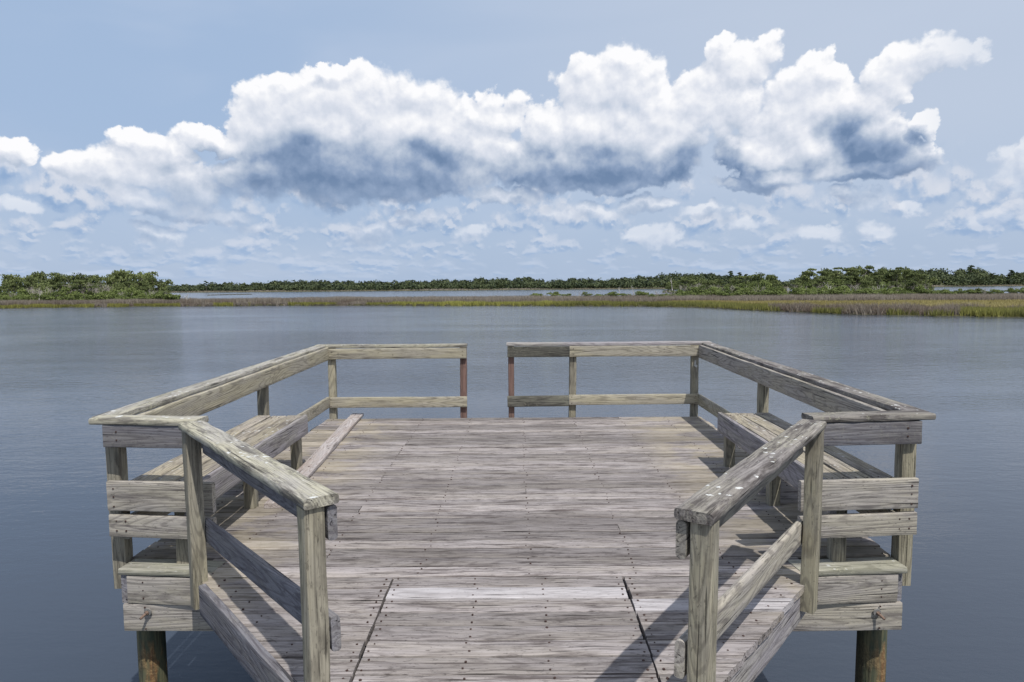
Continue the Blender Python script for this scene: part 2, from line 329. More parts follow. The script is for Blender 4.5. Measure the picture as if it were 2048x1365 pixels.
# ------------------------------------------------------------------ boards
class Boards:
    """collects boards, each with its own wood coordinates, into one mesh"""
    def __init__(s): s.V = []; s.F = []; s.W = []; s.RB = []; s.MI = []
    def add(s, p0, p1, width, thick, side=None, bev=.006, wob=.0018, seg=.09, skew0=0., skew1=0., tone=None, mi=0, worn=0.0, taper=1.0):
        """p0->p1 centre line; side = direction of the width; the thickness is across both"""
        p0 = Vector(p0); p1 = Vector(p1); L = (p1-p0).length; ax = (p1-p0)/L
        side = Vector(side if side else (0, 0, 1)); side = (side - ax*side.dot(ax)).normalized(); nr = ax.cross(side)
        n = max(2, int(L/seg)+1)
        hw, ht = width/2, thick/2; bv = min(bev, ht*.8, hw*.8)
        k = bv*.3
        sec = []
        nw = max(1, int(width/.03)); 
        top = [(-hw+bv + (2*hw-2*bv)*i/nw, ht) for i in range(nw+1)]
        sec += top + [(hw-k, ht-k), (hw, ht-bv)] + [(hw, -ht+bv), (hw-k, -ht+k)] + [(-x, -y) for x, y in top] + [(-hw+k, -ht+k), (-hw, -ht+bv), (-hw, ht-bv), (-hw+k, ht-k)]
        # order: top goes -x to +x, down the +x side, back along the bottom
        m_ = len(sec); b0 = len(s.V)
        off = Vector((random.uniform(0, 400), random.uniform(0, 400), random.uniform(0, 400))); rb = random.random() if tone is None else tone
        sd = random.uniform(0, 1000)
        for i in range(n+1):
            f = i/n; l = L*f
            bend = (mnoise.noise(Vector((l*1.1, sd, 0)))*wob*2.2, mnoise.noise(Vector((l*1.1, sd, 9)))*wob*2.2)
            for (a, t) in sec:
                e = mnoise.noise(Vector((l*7, a*22+sd, t*22)))
                da = bend[0] + e*wob; dt = bend[1] + mnoise.noise(Vector((l*5, a*18+sd, 4)))*wob*.8
                if worn and (abs(a) > hw*.8): 
                    ww = worn*max(0, mnoise.noise(Vector((l*9, sd+3+math.copysign(2, a), t*9)))+.15); da -= math.copysign(ww, a)
                    if t > 0: dt -= ww*.6
                tw = 1-(1-taper)*f
                ll = l + (skew0*a/hw*(1-f) + skew1*a/hw*f)
                endr = 0
                if i in (0, n): endr = mnoise.noise(Vector((a*60, t*60, sd)))*.0025; 
                p = p0 + ax*(ll+endr) + side*(a*tw+da) + nr*(t*tw+dt)
                s.V.append(p); s.W.append(Vector((l, a, t))+off); s.RB.append(rb)
        for i in range(n):
            for j in range(m_):
                a_, b_ = b0+i*m_+j, b0+i*m_+(j+1) % m_
                s.F.append((a_, b_, b_+m_, a_+m_)); s.MI.append(mi)
        s.F.append(tuple(b0+j for j in reversed(range(m_)))); s.MI.append(mi)
        s.F.append(tuple(b0+n*m_+j for j in range(m_))); s.MI.append(mi)
    def disc(s, c, r, nrm=(0, 0, 1), mi=1, k=7, h=.0015):
        nrm = Vector(nrm).normalized(); a = nrm.orthogonal().normalized(); b = nrm.cross(a); b0 = len(s.V); c = Vector(c)
        for q in range(k):
            t = 2*math.pi*q/k; s.V.append(c+nrm*h+(a*math.cos(t)+b*math.sin(t))*r*random.uniform(.75, 1.2))
        for q in range(k):
            t = 2*math.pi*q/k; s.V.append(c-nrm*.004+(a*math.cos(t)+b*math.sin(t))*r)
        s.W += [Vector((0, 0, 0))]*(2*k); s.RB += [.5]*(2*k)
        s.F.append(tuple(b0+q for q in range(k))); s.MI.append(mi)
        for q in range(k): s.F.append((b0+(q+1) % k, b0+q, b0+k+q, b0+k+(q+1) % k)); s.MI.append(mi)
    def build(s, name, mats, parent=None, origin=None):
        if not isinstance(mats, (list, tuple)): mats = [mats]
        me = D.meshes.new(name); o_ = Vector(origin) if origin else Vector((0, 0, 0))
        me.from_pydata([v-o_ for v in s.V], [], s.F); me.validate(); me.update()
        a = me.attributes.new('wc', 'FLOAT_VECTOR', 'POINT'); a.data.foreach_set('vector', np.array([tuple(v) for v in s.W], dtype=np.float32).ravel())
        a = me.attributes.new('rb', 'FLOAT', 'POINT'); a.data.foreach_set('value', np.array(s.RB, dtype=np.float32))
        for mt in mats: me.materials.append(mt)
        bm = bmesh.new(); bm.from_mesh(me); bmesh.ops.recalc_face_normals(bm, faces=bm.faces); bm.to_mesh(me); bm.free()
        if len(mats) > 1: me.polygons.foreach_set('material_index', np.array(s.MI[:len(me.polygons)], dtype=np.int32))
        me.polygons.foreach_set('use_smooth', np.array([len(p.vertices) == 4 for p in me.polygons]))
        try: me.set_sharp_from_angle(angle=R_(38))
        except Exception: pass
        ob = D.objects.new(name, me); C.objects.link(ob)
        if parent:
            ob.parent = parent; ob.matrix_parent_inverse = Matrix.Translation(-Vector(parent.location)) if parent.rotation_euler.z == 0 else parent.matrix_world.inverted()
        elif origin: ob.location = o_
        return ob

def board(name, mat, parent, p0, p1, width, thick, side=None, **kw):
    b = Boards(); b.add(p0, p1, width, thick, side, **kw); return b.build(name, mat, parent)
def nailed(name, mat, parent, p0, p1, width, thick, side, nails, nrm, **kw):
    b = Boards(); b.add(p0, p1, width, thick, side, **kw)
    for c in nails: b.disc(c, random.uniform(.004, .0065), nrm)
    return b.build(name, [mat, M['nail']], parent)

# ================================================================== THE DOCK
XC = -.06; XL, XR = -2.46, 2.34; YF = 8.66; PITCHB = .1445
YN = 4.00      # front edge of the wings
dock = empty('fishing_pier', (XC, 6.3, 0), 'weathered gray wooden fishing pier platform standing on round pilings in the water', 'pier')
SEAM_T, SEAM_Y = (-.74, .605), 3.868
def edge_x(y, s):      # outline of the deck: wings, then the diagonals down to the walkway
    if y > 3.99: return XL if s < 0 else XR
    if s < 0:
        if y > 2.40: return -1.90 + (3.88-y)*(.91/1.04)
        return -.80
    if y > 2.40: return 1.72 - (3.88-y)*(.86/1.07)
    return .62
dk = Boards(); wk = Boards(); pale = None
y = YF - PITCHB/2; row = 0
joists = [-2.38, -1.82, -1.22, -.6, .06, .70, 1.28, 1.86, 2.28]
while y > -3.2:
    gap = random.uniform(.006, .013); wd = PITCHB-gap; z0 = -.019 + random.uniform(-.002, .002)
    if y > SEAM_Y:
        xl = XL + random.uniform(-.012, .01); xr = XR + random.uniform(-.01, .012)
        if y < 4.15: xl = -1.93; xr = 1.74
        cuts = [xl, xr] if row % 3 else [xl, random.choice(joists[2:7])+random.uniform(-.003, .003), xr]
        for a, b in zip(cuts, cuts[1:]):
            dk.add((a+.002, y, z0), (b-.002, y, z0), wd, .038, (0, 1, 0), wob=.0022, seg=.14, bev=.005)
        for jx in joists:
            for s_ in (-1, 1):
                if random.random() < .8 and xl+.03 < jx < xr-.03: dk.disc((jx+random.uniform(-.018, .018), y+s_*.036+random.uniform(-.012, .012), .001+.0005), random.uniform(.0035, .0062))
    else:
        # walkway boards between the seams
        a, b = SEAM_T[0]+(.03 if y < 2.9 else 0)*0 + random.uniform(.002, .012), SEAM_T[1]-random.uniform(.002, .012)
        is_pale = 3.58 < y < 3.74
        tgt = wk
        if is_pale:
            pale = Boards(); tgt = pale
        tgt.add((a, y, z0+(.002 if is_pale else 0)), (b, y, z0+(.002 if is_pale else 0)), wd, .038, (0, 1, 0), wob=.0022, seg=.12, bev=.005)
        for jx in (a+.03, -.25, .14, b-.03):
            for s_ in (-1, 1): tgt.disc((jx+random.uniform(-.012, .012), y+s_*.036+random.uniform(-.01, .01), .002+(.002 if is_pale else 0)), random.uniform(.004, .0072), mi=1)
        for s_ in (-1, 1):
            if y < 2.40: ex0 = ex1 = edge_x(y, s_)
            ex = edge_x(y, s_)
            sk = 0
            if 2.45 < y < 3.95: sk = (.045 if s_ > 0 else .045)
            xs = (SEAM_T[1]+random.uniform(.004, .014)) if s_ > 0 else (SEAM_T[0]-random.uniform(.004, .014))
            if abs(ex-xs) < .1: continue
            pr = random.uniform(-.006, .008)
            if s_ < 0: dk.add((ex-pr, y, z0), (xs, y, z0), wd, .038, (0, 1, 0), wob=.003, seg=.1, bev=.007, skew0=-.062 if y > 2.45 else 0, tone=.45+random.random()*.3)
            else: dk.add((xs, y, z0), (ex+pr, y, z0), wd, .038, (0, 1, 0), wob=.003, seg=.1, bev=.007, skew1=.058 if y > 2.45 else 0, tone=.95 if 3.4 < y < 3.56 else None, mi=2 if 3.4 < y < 3.56 else 0)
            for jx in (xs+s_*.03, ex-s_*.12):
                for q in (-1, 1): dk.disc((jx, y+q*.036+random.uniform(-.01, .01), .002), random.uniform(.004, .007))
    y -= PITCHB; row += 1
# trim boards laid over the front of each wing
o = dk.build('decking', [M['deck'], M['nail'], M['pale']], dock)
o = wk.build('walkway_decking', [M['deck'], M['nail']], dock)
o = pale.build('pale_deck_board', [M['pale'], M['nail']], dock); tag(o, 'paler, newer board across the walkway')
# front wing boards, angled slightly so that the inner end stands nearer
WL0, WL1 = Vector((XL+.02, 4.005, 0)), Vector((-1.84, 3.955, 0))
WR0, WR1 = Vector((XR-.02, 3.985, 0)), Vector((1.66, 3.935, 0))
for (a, b, s_) in ((WL0, WL1, -1), (WR0, WR1, 1)):
    u = (b-a).normalized(); n_ = Vector((0, -1, 0))
    board('deck_edge_board', M['deck_green'], dock, a+Vector((0, .087, -.018)), b+Vector((0, .087, -.018)), .176, .040, (0, 1, 0), wob=.003, tone=.9, bev=.012)
    q = [a+u*.05+Vector((0, -.0, -.1)), a+u*.05+Vector((0, 0, -.17)), b-u*.1+Vector((0, 0, -.09)), b-u*.1+Vector((0, 0, -.17))]
    fa = a+u*.045+Vector((0, .025, -.128)); fb_ = b+Vector((0, .025, -.128))
    nailed('upper_fascia_board', M['grayrail'], dock, fa, fb_, .174, .038, (0, 0, 1), [fa+u*.10+Vector((0, -.02, .05)), fa+u*.10+Vector((0, -.02, 0)), fa+u*.10+Vector((0, -.02, -.05)), fb_-u*.12+Vector((0, -.02, .05)), fb_-u*.12+Vector((0, -.02, -.02)), fb_-u*.12+Vector((0, -.02, -.06))], (0, -1, 0), wob=.0012, tone=.8)
    ext = .62
    la_, lb_ = a+u*.012+Vector((0, .022, -.305)), a+u*.012+Vector((0, .022, -.305))+Vector((u.x, u.y*1.0, 0))*(.62+ext)
    lb_.y = la_.y - .03
    ob = nailed('lower_fascia_board', M['grayrail'], dock, la_, lb_, .170, .038, (0, 0, 1), [la_+u*.14+Vector((0, -.022, .07)), la_+u*.14+Vector((0, -.022, -.065))], (0, -1, 0), wob=.0012, tone=.9)
    # side joists with end grain showing
    sx = (XL+.042) if s_ < 0 else (XR-.042)
    board('side_joist', M['bluegray'], dock, (a.x+u.x*.02, 4.02, -.130), (a.x+u.x*.02, YF-.02, -.130), .178, .040, (0, 0, 1), seg=.3)
    # carriage bolt through the fascia
    bx = la_+u*.16+Vector((0, -.025, .045 if s_ < 0 else .055))
    if s_ > 0: bx = la_+u*.16+Vector((0, -.025, .035))
    bm = bmesh.new()
    bmesh.ops.create_cone(bm, cap_ends=True, segments=18, radius1=.024, radius2=.022, depth=.006)
    me = D.meshes.new('bolt_washer'); bm.to_mesh(me); bm.free(); me.materials.append(M['zinc'])
    wo = D.objects.new('bolt_washer', me); C.objects.link(wo); wo.parent = dock; wo.matrix_parent_inverse = Matrix.Translation(-dock.location); wo.location = bx; wo.rotation_euler = (R_(90), 0, 0)
    bm = bmesh.new()
    r1 = bmesh.ops.create_cone(bm, cap_ends=True, segments=12, radius1=.0085, radius2=.0075, depth=.055)
    bmesh.ops.translate(bm, verts=r1['verts'], vec=(0, 0, .027))
    r2 = bmesh.ops.create_cone(bm, cap_ends=True, segments=6, radius1=.014, radius2=.0135, depth=.012)
    bmesh.ops.translate(bm, verts=r2['verts'], vec=(0, 0, .009))
    me = D.meshes.new('bolt'); bm.to_mesh(me); bm.free(); me.materials.append(M['rust'])
    bo = D.objects.new('bolt', me); C.objects.link(bo); bo.parent = dock; bo.matrix_parent_inverse = Matrix.Translation(-dock.location); bo.location = bx; bo.rotation_euler = (R_(112), 0, R_(-25) if s_ < 0 else R_(25))
# far fascia, joists, pile caps
board('far_fascia_board', M['bluegray'], dock, (XL, YF+.0, -.14), (XR, YF+.0, -.14), .19, .038, (0, 0, 1), seg=.3)
for jx in joists[1:-1]:
    board('joist', M['bluegray'], dock, (jx, 4.06 if abs(jx-XC) > 1.5 else (3.6 if abs(jx-XC) > 1 else 1.5), -.137), (jx, YF-.03, -.137), .19, .038, (0, 0, 1), seg=.5)
for cy in (4.3, 6.4, 8.4):
    board('pile_cap_beam', M['bluegray'], dock, (XL+.1, cy, -.33), (XR-.1, cy, -.33), .18, .08, (0, 0, 1), seg=.5)
# diagonal fascia under the sawn plank ends
DL0, DL1 = Vector((-1.87, 3.86, 0)), Vector((-.86, 2.68, 0))
DR0, DR1 = Vector((1.69, 3.86, 0)), Vector((.70, 2.60, 0))
for a, b, s_ in ((DL0, DL1, -1), (DR0, DR1, 1)):
    u = (b-a).normalized(); nn = Vector((u.y, -u.x, 0)); 
    if nn.x*s_ < 0: nn = -nn
    b2 = b + u*.45
    board('diagonal_fascia_board', M['bluegray'] if s_ < 0 else M['apron'], dock, a+u*(.09 if s_ < 0 else 0)+nn*(.018 if s_ < 0 else -.035)+Vector((0, 0, -.082 if s_ < 0 else -.135)), b2+nn*(.018 if s_ < 0 else -.035)+Vector((0, 0, -.082 if s_ < 0 else -.135)), .18, .042, (0, 0, 1), wob=.003)
for s_, x_ in ((-1, -.76), (1, .60)):
    board('walkway_stringer', M['bluegray'], dock, (x_, 2.2, -.137), (x_, -3.2, -.137), .19, .038, (0, 0, 1), seg=.5)

def piling(x, y, r, top):
    bm = bmesh.new(); n = 22; zs = [top - .12*i for i in range(int((top-(-3.0))/.12)+1)]
    rings = []; ph = random.uniform(0, 50)
    for z in zs:
        ring = []
        for k in range(n):
            t = 2*math.pi*k/n
            rr = r*(1+.03*mnoise.noise(Vector((math.cos(t)*1.5, math.sin(t)*1.5, z*1.5+ph)))) * (1+(top-z)*.01)
            ring.append(bm.verts.new((rr*math.cos(t), rr*math.sin(t), z)))
        rings.append(ring)
    for a, b in zip(rings, rings[1:]):
        for k in range(n): bm.faces.new((a[k], b[k], b[(k+1) % n], a[(k+1) % n]))
    bm.faces.new(rings[0])
    bmesh.ops.recalc_face_normals(bm, faces=bm.faces)
    for f in bm.faces: f.smooth = len(f.verts) == 4
    me = D.meshes.new('piling'); bm.to_mesh(me); bm.free(); me.materials.append(M['piling'])
    ob = D.objects.new('piling', me); C.objects.link(ob); ob.parent = dock; ob.matrix_parent_inverse = Matrix.Translation(-dock.location); ob.location = (x, y, 0); return ob
for (x_, y_, r_, t_) in ((-2.385, 4.22, .082, -.235), (2.245, 4.20, .086, -.235), (-.06, 4.3, .09, -.25), (-2.2, 6.4, .09, -.25), (2.1, 6.4, .09, -.25), (-.06, 6.4, .09, -.25),
                         (-2.2, 8.4, .09, -.25), (2.1, 8.4, .09, -.25), (-.06, 8.4, .09, -.25), (-1.16, 2.95, .085, -.24), (1.10, 2.98, .085, -.24), (-.75, .2, .09, -.24), (.62, .2, .09, -.24)):
    piling(x_, y_, r_, t_)

# ================================================================== RAILINGS
G_R = 'railing sections round the pier platform'
PW = .089
def rail_group(name, loc, label): return empty(name, loc, label, 'railing', G_R)
def post(parent, x, y, z0, z1, mat='post', w=PW, ang=0.0, tone=None, lean=(0, 0), wob=.0025, taper=1.0):
    s = Vector((math.cos(ang), math.sin(ang), 0))
    b = Boards(); b.add((x, y, z0), (x+lean[0], y+lean[1], z1), w, w, s, wob=wob, bev=.009, tone=tone, seg=.06, taper=taper); return b.build('post', M[mat], parent)
FY = YF
# --- far rail, left part
r = rail_group('railing', (-1.5, FY+.08, 0), 'short far railing section left of the gap, one long bay')
gl = -.66
nailed('rail_board', M['rail'], r, (-2.465, FY+.02, .835), (gl, FY+.02, .835), .135, .038, (0, 0, 1), [(-2.38, FY, .86), (-2.30, FY, .84), (-1.6, FY, .82), (gl-.05, FY, .86), (gl-.05, FY, .81)], (0, -1, 0), tone=.6)
nailed('mid_rail_board', M['rail'], r, (-2.465, FY+.02, .205), (gl, FY+.02, .205), .135, .038, (0, 0, 1), [(-2.41, FY, .25), (-2.41, FY, .16), (gl-.05, FY, .25), (gl-.05, FY, .16)], (0, -1, 0), tone=.7)
board('cap_board', M['cap'], r, (-2.60, FY+.10, .926), (gl+.005, FY+.10, .926), .15, .040, (0, 1, 0), worn=.004)
post(r, -2.405, FY+.088, -.40, .905); post(r, gl-.047, FY+.088, -.40, .905, 'redpost', .085)
# --- far rail, right part
r = rail_group('railing', (1.0, FY+.08, 0), 'far railing section right of the gap with blackened boards at its left end')
gr, sp_ = -.135, .655
o = nailed('rail_board', M['black'], r, (gr, FY+.02, .845), (sp_-.003, FY+.02, .845), .135, .038, (0, 0, 1), [(gr+.04, FY, .88), (gr+.04, FY, .81)], (0, -1, 0)); tag(o, 'blackened short rail board')
nailed('rail_board', M['rail'], r, (sp_+.003, FY+.02, .845), (2.315, FY+.02, .845), .135, .038, (0, 0, 1), [(sp_+.05, FY, .88), (sp_+.05, FY, .81), (1.86, FY, .87), (1.86, FY, .83), (2.28, FY, .87)], (0, -1, 0), tone=.6)
o = nailed('mid_rail_board', M['black'], r, (gr-.005, FY+.02, .205), (sp_-.01, FY+.02, .21), .14, .038, (0, 0, 1), [(gr+.04, FY, .25), (gr+.04, FY, .16)], (0, -1, 0), tone=1.0); tag(o, 'dark gray short mid rail board')
nailed('mid_rail_board', M['rail'], r, (sp_-.004, FY+.02, .22), (2.315, FY+.02, .225), .13, .038, (0, 0, 1), [(sp_+.03, FY, .26), (sp_+.03, FY, .18), (1.5, FY, .24), (2.27, FY, .26), (2.27, FY, .18)], (0, -1, 0), tone=.75)
board('cap_board', M['apron'], r, (gr-.012, FY+.10, .937), (2.47, FY+.10, .937), .15, .040, (0, 1, 0), worn=.003, tone=1.0)
post(r, gr+.045, FY+.088, -.40, .915, 'redpost', .075); post(r, sp_+.035, FY+.088, -.40, .915, lean=(.02, 0)); post(r, 2.27, FY+.088, -.40, .915)
# --- side rails
for s_ in (-1, 1):
    lab = 'long left side railing with pale lichen covered cap' if s_ < 0 else 'long right side railing with dark speckled cap'
    r = rail_group('railing', (XL if s_ < 0 else XR, 6.3, 0), lab)
    xi = (XL+.02) if s_ < 0 else (XR-.02); xo = (XL-.075) if s_ < 0 else (XR+.075)
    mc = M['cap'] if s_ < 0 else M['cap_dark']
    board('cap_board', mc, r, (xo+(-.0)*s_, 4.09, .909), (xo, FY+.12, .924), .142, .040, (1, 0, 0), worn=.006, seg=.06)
    board('rail_board', M['rail'] if s_ < 0 else M['grayrail'], r, (xi, 4.11, .812), (xi, FY-.003, .838), .178 if 0 else .165, .038, (0, 0, 1), tone=.7)
    board('mid_rail_board', M['rail'] if s_ < 0 else M['rail'], r, (xi, 4.11, .22), (xi, FY-.003, .215), .138, .038, (0, 0, 1), tone=.5)
    px_ = (XL-.050) if s_ < 0 else (XR+.050)
    post(r, px_, 6.62, -.36, .90, 'post'); post(r, px_, 4.165, -.175, .888, 'post', tone=.55, lean=(0, 0))
# --- front wing rails (left and right of the entrance)
for s_ in (-1, 1):
    lab = 'short front railing section at the left corner with four stacked boards' if s_ < 0 else 'short front railing section at the right corner with stacked boards'
    a = Vector((-2.545, 4.045, 0)) if s_ < 0 else Vector((2.43, 4.02, 0)); b = Vector((-1.83, 3.985, 0)) if s_ < 0 else Vector((1.66, 3.96, 0))
    r = rail_group('railing', ((a.x+b.x)/2, 4.03, 0), lab.replace('four ', ''))
    u = (b-a).normalized(); n_ = Vector((0, -.021, 0))
    cw = a + Vector((-.03 if s_ < 0 else .03, 0, 0))
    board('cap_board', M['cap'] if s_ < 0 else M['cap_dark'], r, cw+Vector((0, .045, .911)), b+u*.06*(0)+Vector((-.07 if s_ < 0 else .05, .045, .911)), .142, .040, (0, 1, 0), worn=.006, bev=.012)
    v = lambda z, p, dx=0: Vector((p.x, p.y, z)) + u*dx
    nl = lambda z0, z1: [v(z0, a, .05)+n_, v(z1, a, .05)+n_, v((z0+z1)/2, a, .052)+n_]
    nailed('rail_board', M['bluegray'], r, v(.822, a, .045), v(.822, b), .138, .038, (0, 0, 1), [v(.85, a, .13)+n_, v(.80, a, .13)+n_], (0, -1, 0), tone=.0)
    nailed('seat_height_board', M['grayrail'], r, v(.452, a, .05), v(.452, b), .182, .038, (0, 0, 1), [v(.50, a, .09)+n_, v(.45, a, .09)+n_, v(.39, a, .09)+n_, v(.40, b, -.1)+n_], (0, -1, 0), tone=.85, wob=.002)
    nailed('mid_rail_board', M['grayrail'], r, v(.268, a, .052), v(.262, b), .137, .038, (0, 0, 1), [v(.30, a, .10)+n_, v(.30, a, .16)+n_, v(.24, a, .10)+n_, v(.24, a, .16)+n_], (0, -1, 0), tone=.85)
# --- diagonal entrance rails
for s_ in (-1, 1):
    if s_ < 0: A_, B_ = Vector((-1.912, 3.917, 0)), Vector((-.738, 2.488, 0))
    else: A_, B_ = Vector((1.678, 3.842, 0)), Vector((.600, 2.300, 0))
    lab = 'diagonal entrance railing at near left with pale mossy cap' if s_ < 0 else 'diagonal entrance railing at near right with white spotted gray cap'
    r = rail_group('railing', ((A_.x+B_.x)/2, (A_.y+B_.y)/2, 0), lab)
    u = (B_-A_).normalized(); inn = Vector((-u.y, u.x, 0))
    if inn.x*s_ > 0: inn = -inn       # towards the platform's centre line
    ang = math.atan2(u.y, u.x)
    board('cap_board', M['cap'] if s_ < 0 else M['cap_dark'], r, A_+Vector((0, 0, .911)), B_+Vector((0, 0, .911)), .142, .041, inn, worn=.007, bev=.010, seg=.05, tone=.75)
    pa = A_+u*.07-inn*.012; pb = B_-u*.052-inn*.022
    post(r, pa.x, pa.y, -.155, .888, 'post', .084, ang, tone=.6, wob=.004, lean=(.012*-s_*-1, 0))
    post(r, pb.x, pb.y, -.30, .888, 'post', .082, ang, tone=.8, wob=.003)
    off = inn*.047
    e1 = B_-u*.014
    board('rail_board', M['bluegray'] if s_ < 0 else M['grayrail'], r, A_+u*.11-inn*0+off+Vector((0, 0, .822)), e1+off+Vector((0, 0, .815)), .138, .038, (0, 0, 1), tone=.3, bev=.013)
    board('mid_rail_board', M['bluegray'] if s_ < 0 else M['grayrail'], r, A_+u*.05+off+Vector((0, 0, .285)), e1+off+Vector((0, 0, .375)), .138, .038, (0, 0, 1), tone=.4 if s_ < 0 else .9, bev=.013)

# small hardware left on the far right post and rail
me = D.meshes.new('bracket'); bm = bmesh.new()
for (cx_, cz_, sx_, sz_, ry) in ((0, .03, .02, .05, .1), (.008, -.015, .045, .028, .6)):
    q = bmesh.ops.create_cube(bm, size=1)['verts']
    bmesh.ops.scale(bm, verts=q, vec=(sx_, .004, sz_)); bmesh.ops.rotate(bm, verts=q, matrix=Matrix.Rotation(ry, 3, 'Y')); bmesh.ops.translate(bm, verts=q, vec=(cx_, -.002*(1+cz_*20), cz_))
bm.to_mesh(me); bm.free(); me.materials.append(plain('pale_bracket_metal', (.55, .55, .52), .5, .3, 60, .4))
br = D.objects.new('bracket', me); C.objects.link(br); br.location = (2.265, FY+.036, .665); tag(br, 'small pale metal bracket on the far right corner post', 'bracket')
# ================================================================== BENCHES
for s_ in (-1, 1):
    xi = -2.0 if s_ < 0 else 1.88
    lab = 'built in bench along the left railing, seat boards half covered in yellow lichen' if s_ < 0 else 'built in bench along the right railing in the shade of its rail'
    r = empty('bench', (xi+s_*.22, 5.2, 0), lab, 'bench', 'benches along the side railings')
    sb = Boards(); zt = .490; y0, y1 = 4.06, 6.36
    for k in range(3):
        x_ = xi + s_*(.04+.075+.149*k)
        sb.add((x_, y0, zt-.019), (x_, y1+random.uniform(-.01, .01), zt-.019), .138, .038, (1, 0, 0), wob=.003, worn=.004, seg=.08, bev=.008)
        for yy in (4.2, 5.13, 6.24):
            for q in (-1, 1): sb.disc((x_+q*.035, yy+random.uniform(-.02, .02), zt+.001), .006)
    sb.build('seat', [M['bench'], M['nail']], r)
    ap = nailed('apron_board', M['apron'], r, (xi+s_*.018, 4.035, zt-.088), (xi+s_*.018, y1+.01, zt-.088), .184, .038, (0, 0, 1), [(xi-s_*.002, 4.25, zt-.05), (xi-s_*.002, 4.25, zt-.12)], (-s_, 0, 0), wob=.0025, tone=.6, bev=.009)
    board('end_board', M['apron'], r, (xi+s_*.04, y1-.03, zt-.115), (xi+s_*.43, y1-.03, zt-.115), .13, .038, (0, 0, 1))
    for yy in (4.12, 5.17, 6.27):
        b = Boards(); b.add((xi+s_*.083, yy, .001), (xi+s_*.083, yy, zt-.04), .086, .086, (1, 0, 0), bev=.009, seg=.06, tone=.5); b.build('leg', M['post'], r)
        board('seat_bearer', M['bluegray'], r, (xi+s_*.13, yy, zt-.085), (xi+s_*.44, yy, zt-.085), .088, .038, (0, 0, 1))

# ================================================================== LOOSE THINGS
b = Boards(); b.add((-1.895, 5.13, .021), (-2.10, 8.80, .021), .150, .038, (1, 0, 0), wob=.002, tone=.8, bev=.004)
for (x_, y_) in ((-1.96, 6.9), (-2.0, 7.0), (-2.03, 7.9), (-1.95, 6.2), (-2.06, 8.3)): b.disc((x_, y_, .040), .011)
o = b.build('loose_plank', [M['loose'], M['nail']], None, origin=(-1.99, 6.9, 0)); tag(o, 'loose weathered plank lying on the deck beside the left bench', 'plank')

# ================================================================== WATER
def water_mat():
    mt, g, b = new_mat('water')
    co = g.n('ShaderNodeTexCoord').outputs['Object']
    x, y_, z = g.sep(co)
    dist = g.v('LENGTH', co)
    wind = g.ss(g.noise(g.v('MULTIPLY', co, (.022, .05, 0)), 1.0, 3, .55, .8), .34, .62)
    wind2 = g.ss(g.noise(g.v('MULTIPLY', co, (.12, .3, 0)), 1.0, 3, .6), .3, .7)
    q = g.v('MULTIPLY', co, (1, 1.9, 0))
    n1 = g.noise(q, 4.2, 3, .55, .4)
    n2 = g.noise(q, 12.0, 3, .55, .3)
    n3 = g.noise(g.v('MULTIPLY', co, (.5, 1.6, 0)), .9, 3, .55, .3)
    n4 = g.noise(g.v('MULTIPLY', co, (.6, 1.7, 0)), 2.2, 3, .55, .3)
    n5 = g.noise(g.v('MULTIPLY', co, (.5, 1.6, 0)), .33, 3, .55, .3)
    near = g.ss(dist, 3.0, 40.0, .09, .55)
    h = g.m('ADD', g.m('MULTIPLY', n1, .6), g.m('ADD', g.m('MULTIPLY', n2, .34), g.m('ADD', g.m('MULTIPLY', n3, 1.1), g.m('ADD', g.m('MULTIPLY', n4, .8), g.m('MULTIPLY', n5, 1.0)))))
    amp = g.m('MULTIPLY', g.m('MULTIPLY', near, g.lin(wind, 0, 1, .45, 1.0)), g.lin(wind2, 0, 1, .75, 1.1))
    bp = g.n('ShaderNodeBump'); bp.inputs['Distance'].default_value = .075; g.put(bp.inputs['Height'], h); g.put(bp.inputs['Strength'], amp)
    b.inputs['Base Color'].default_value = (.046, .058, .080, 1); g.put(b.inputs['Roughness'], g.ss(dist, 20.0, 110.0, .035, .15)); b.inputs['IOR'].default_value = 1.333
    g.put(b.inputs['Normal'], bp.outputs[0])
    return mt
def sheet(name, pts, z, mat, kind='structure'):
    me = D.meshes.new(name); me.from_pydata([(x, y, z) for x, y in pts], [], [tuple(range(len(pts)))]); me.materials.append(mat)
    ob = D.objects.new(name, me); C.objects.link(ob)
    if kind: ob['kind'] = kind
    return ob
sheet('water', [(-6000, -2500), (6000, -2500), (6000, 9000), (-6000, 9000)], WATER, water_mat())

# ================================================================== MARSH
def lerp_table(tab, x):
    return float(np.interp(x, [t[0] for t in tab], [t[1] for t in tab]))
BANK = [(-900, 622), (-300, 619), (0, 617), (300, 613.5), (600, 611.5), (1000, 612), (1280, 613.5), (1420, 616), (1500, 621), (1600, 625), (1700, 629.5), (1900, 633), (2048, 635.5), (2400, 640), (2900, 648)]
BACKD = [(-900, 240), (0, 230), (330, 200), (380, 124), (520, 122), (760, 131), (1000, 140), (1250, 150), (1400, 190), (1850, 190), (1950, 150), (2900, 145)]
def bank(px):
    y = lerp_table(BANK, px) + 1.0*mnoise.noise(Vector((px*.02, 3, 0))) + .5*mnoise.noise(Vector((px*.09, 5, 0)))
    return ground(px, y)[1]
def ptd(px, d): return spot(px, d)
def earth_mat(name, c1, c2, sc=1.2):
    mt, g, b = new_mat(name); co = g.n('ShaderNodeTexCoord').outputs['Object']
    n = g.noise(co, sc, 6, .65); g.put(b.inputs['Base Color'], g.mix(g.ss(n, .35, .65), c1, c2)); b.inputs['Roughness'].default_value = .95
    b.inputs['Specular IOR Level'].default_value = .1
    return mt
M['mud'] = earth_mat('marsh_mud', (.035, .032, .022), (.09, .085, .045))
pxs = list(range(-900, 2901, 25)); cols = []
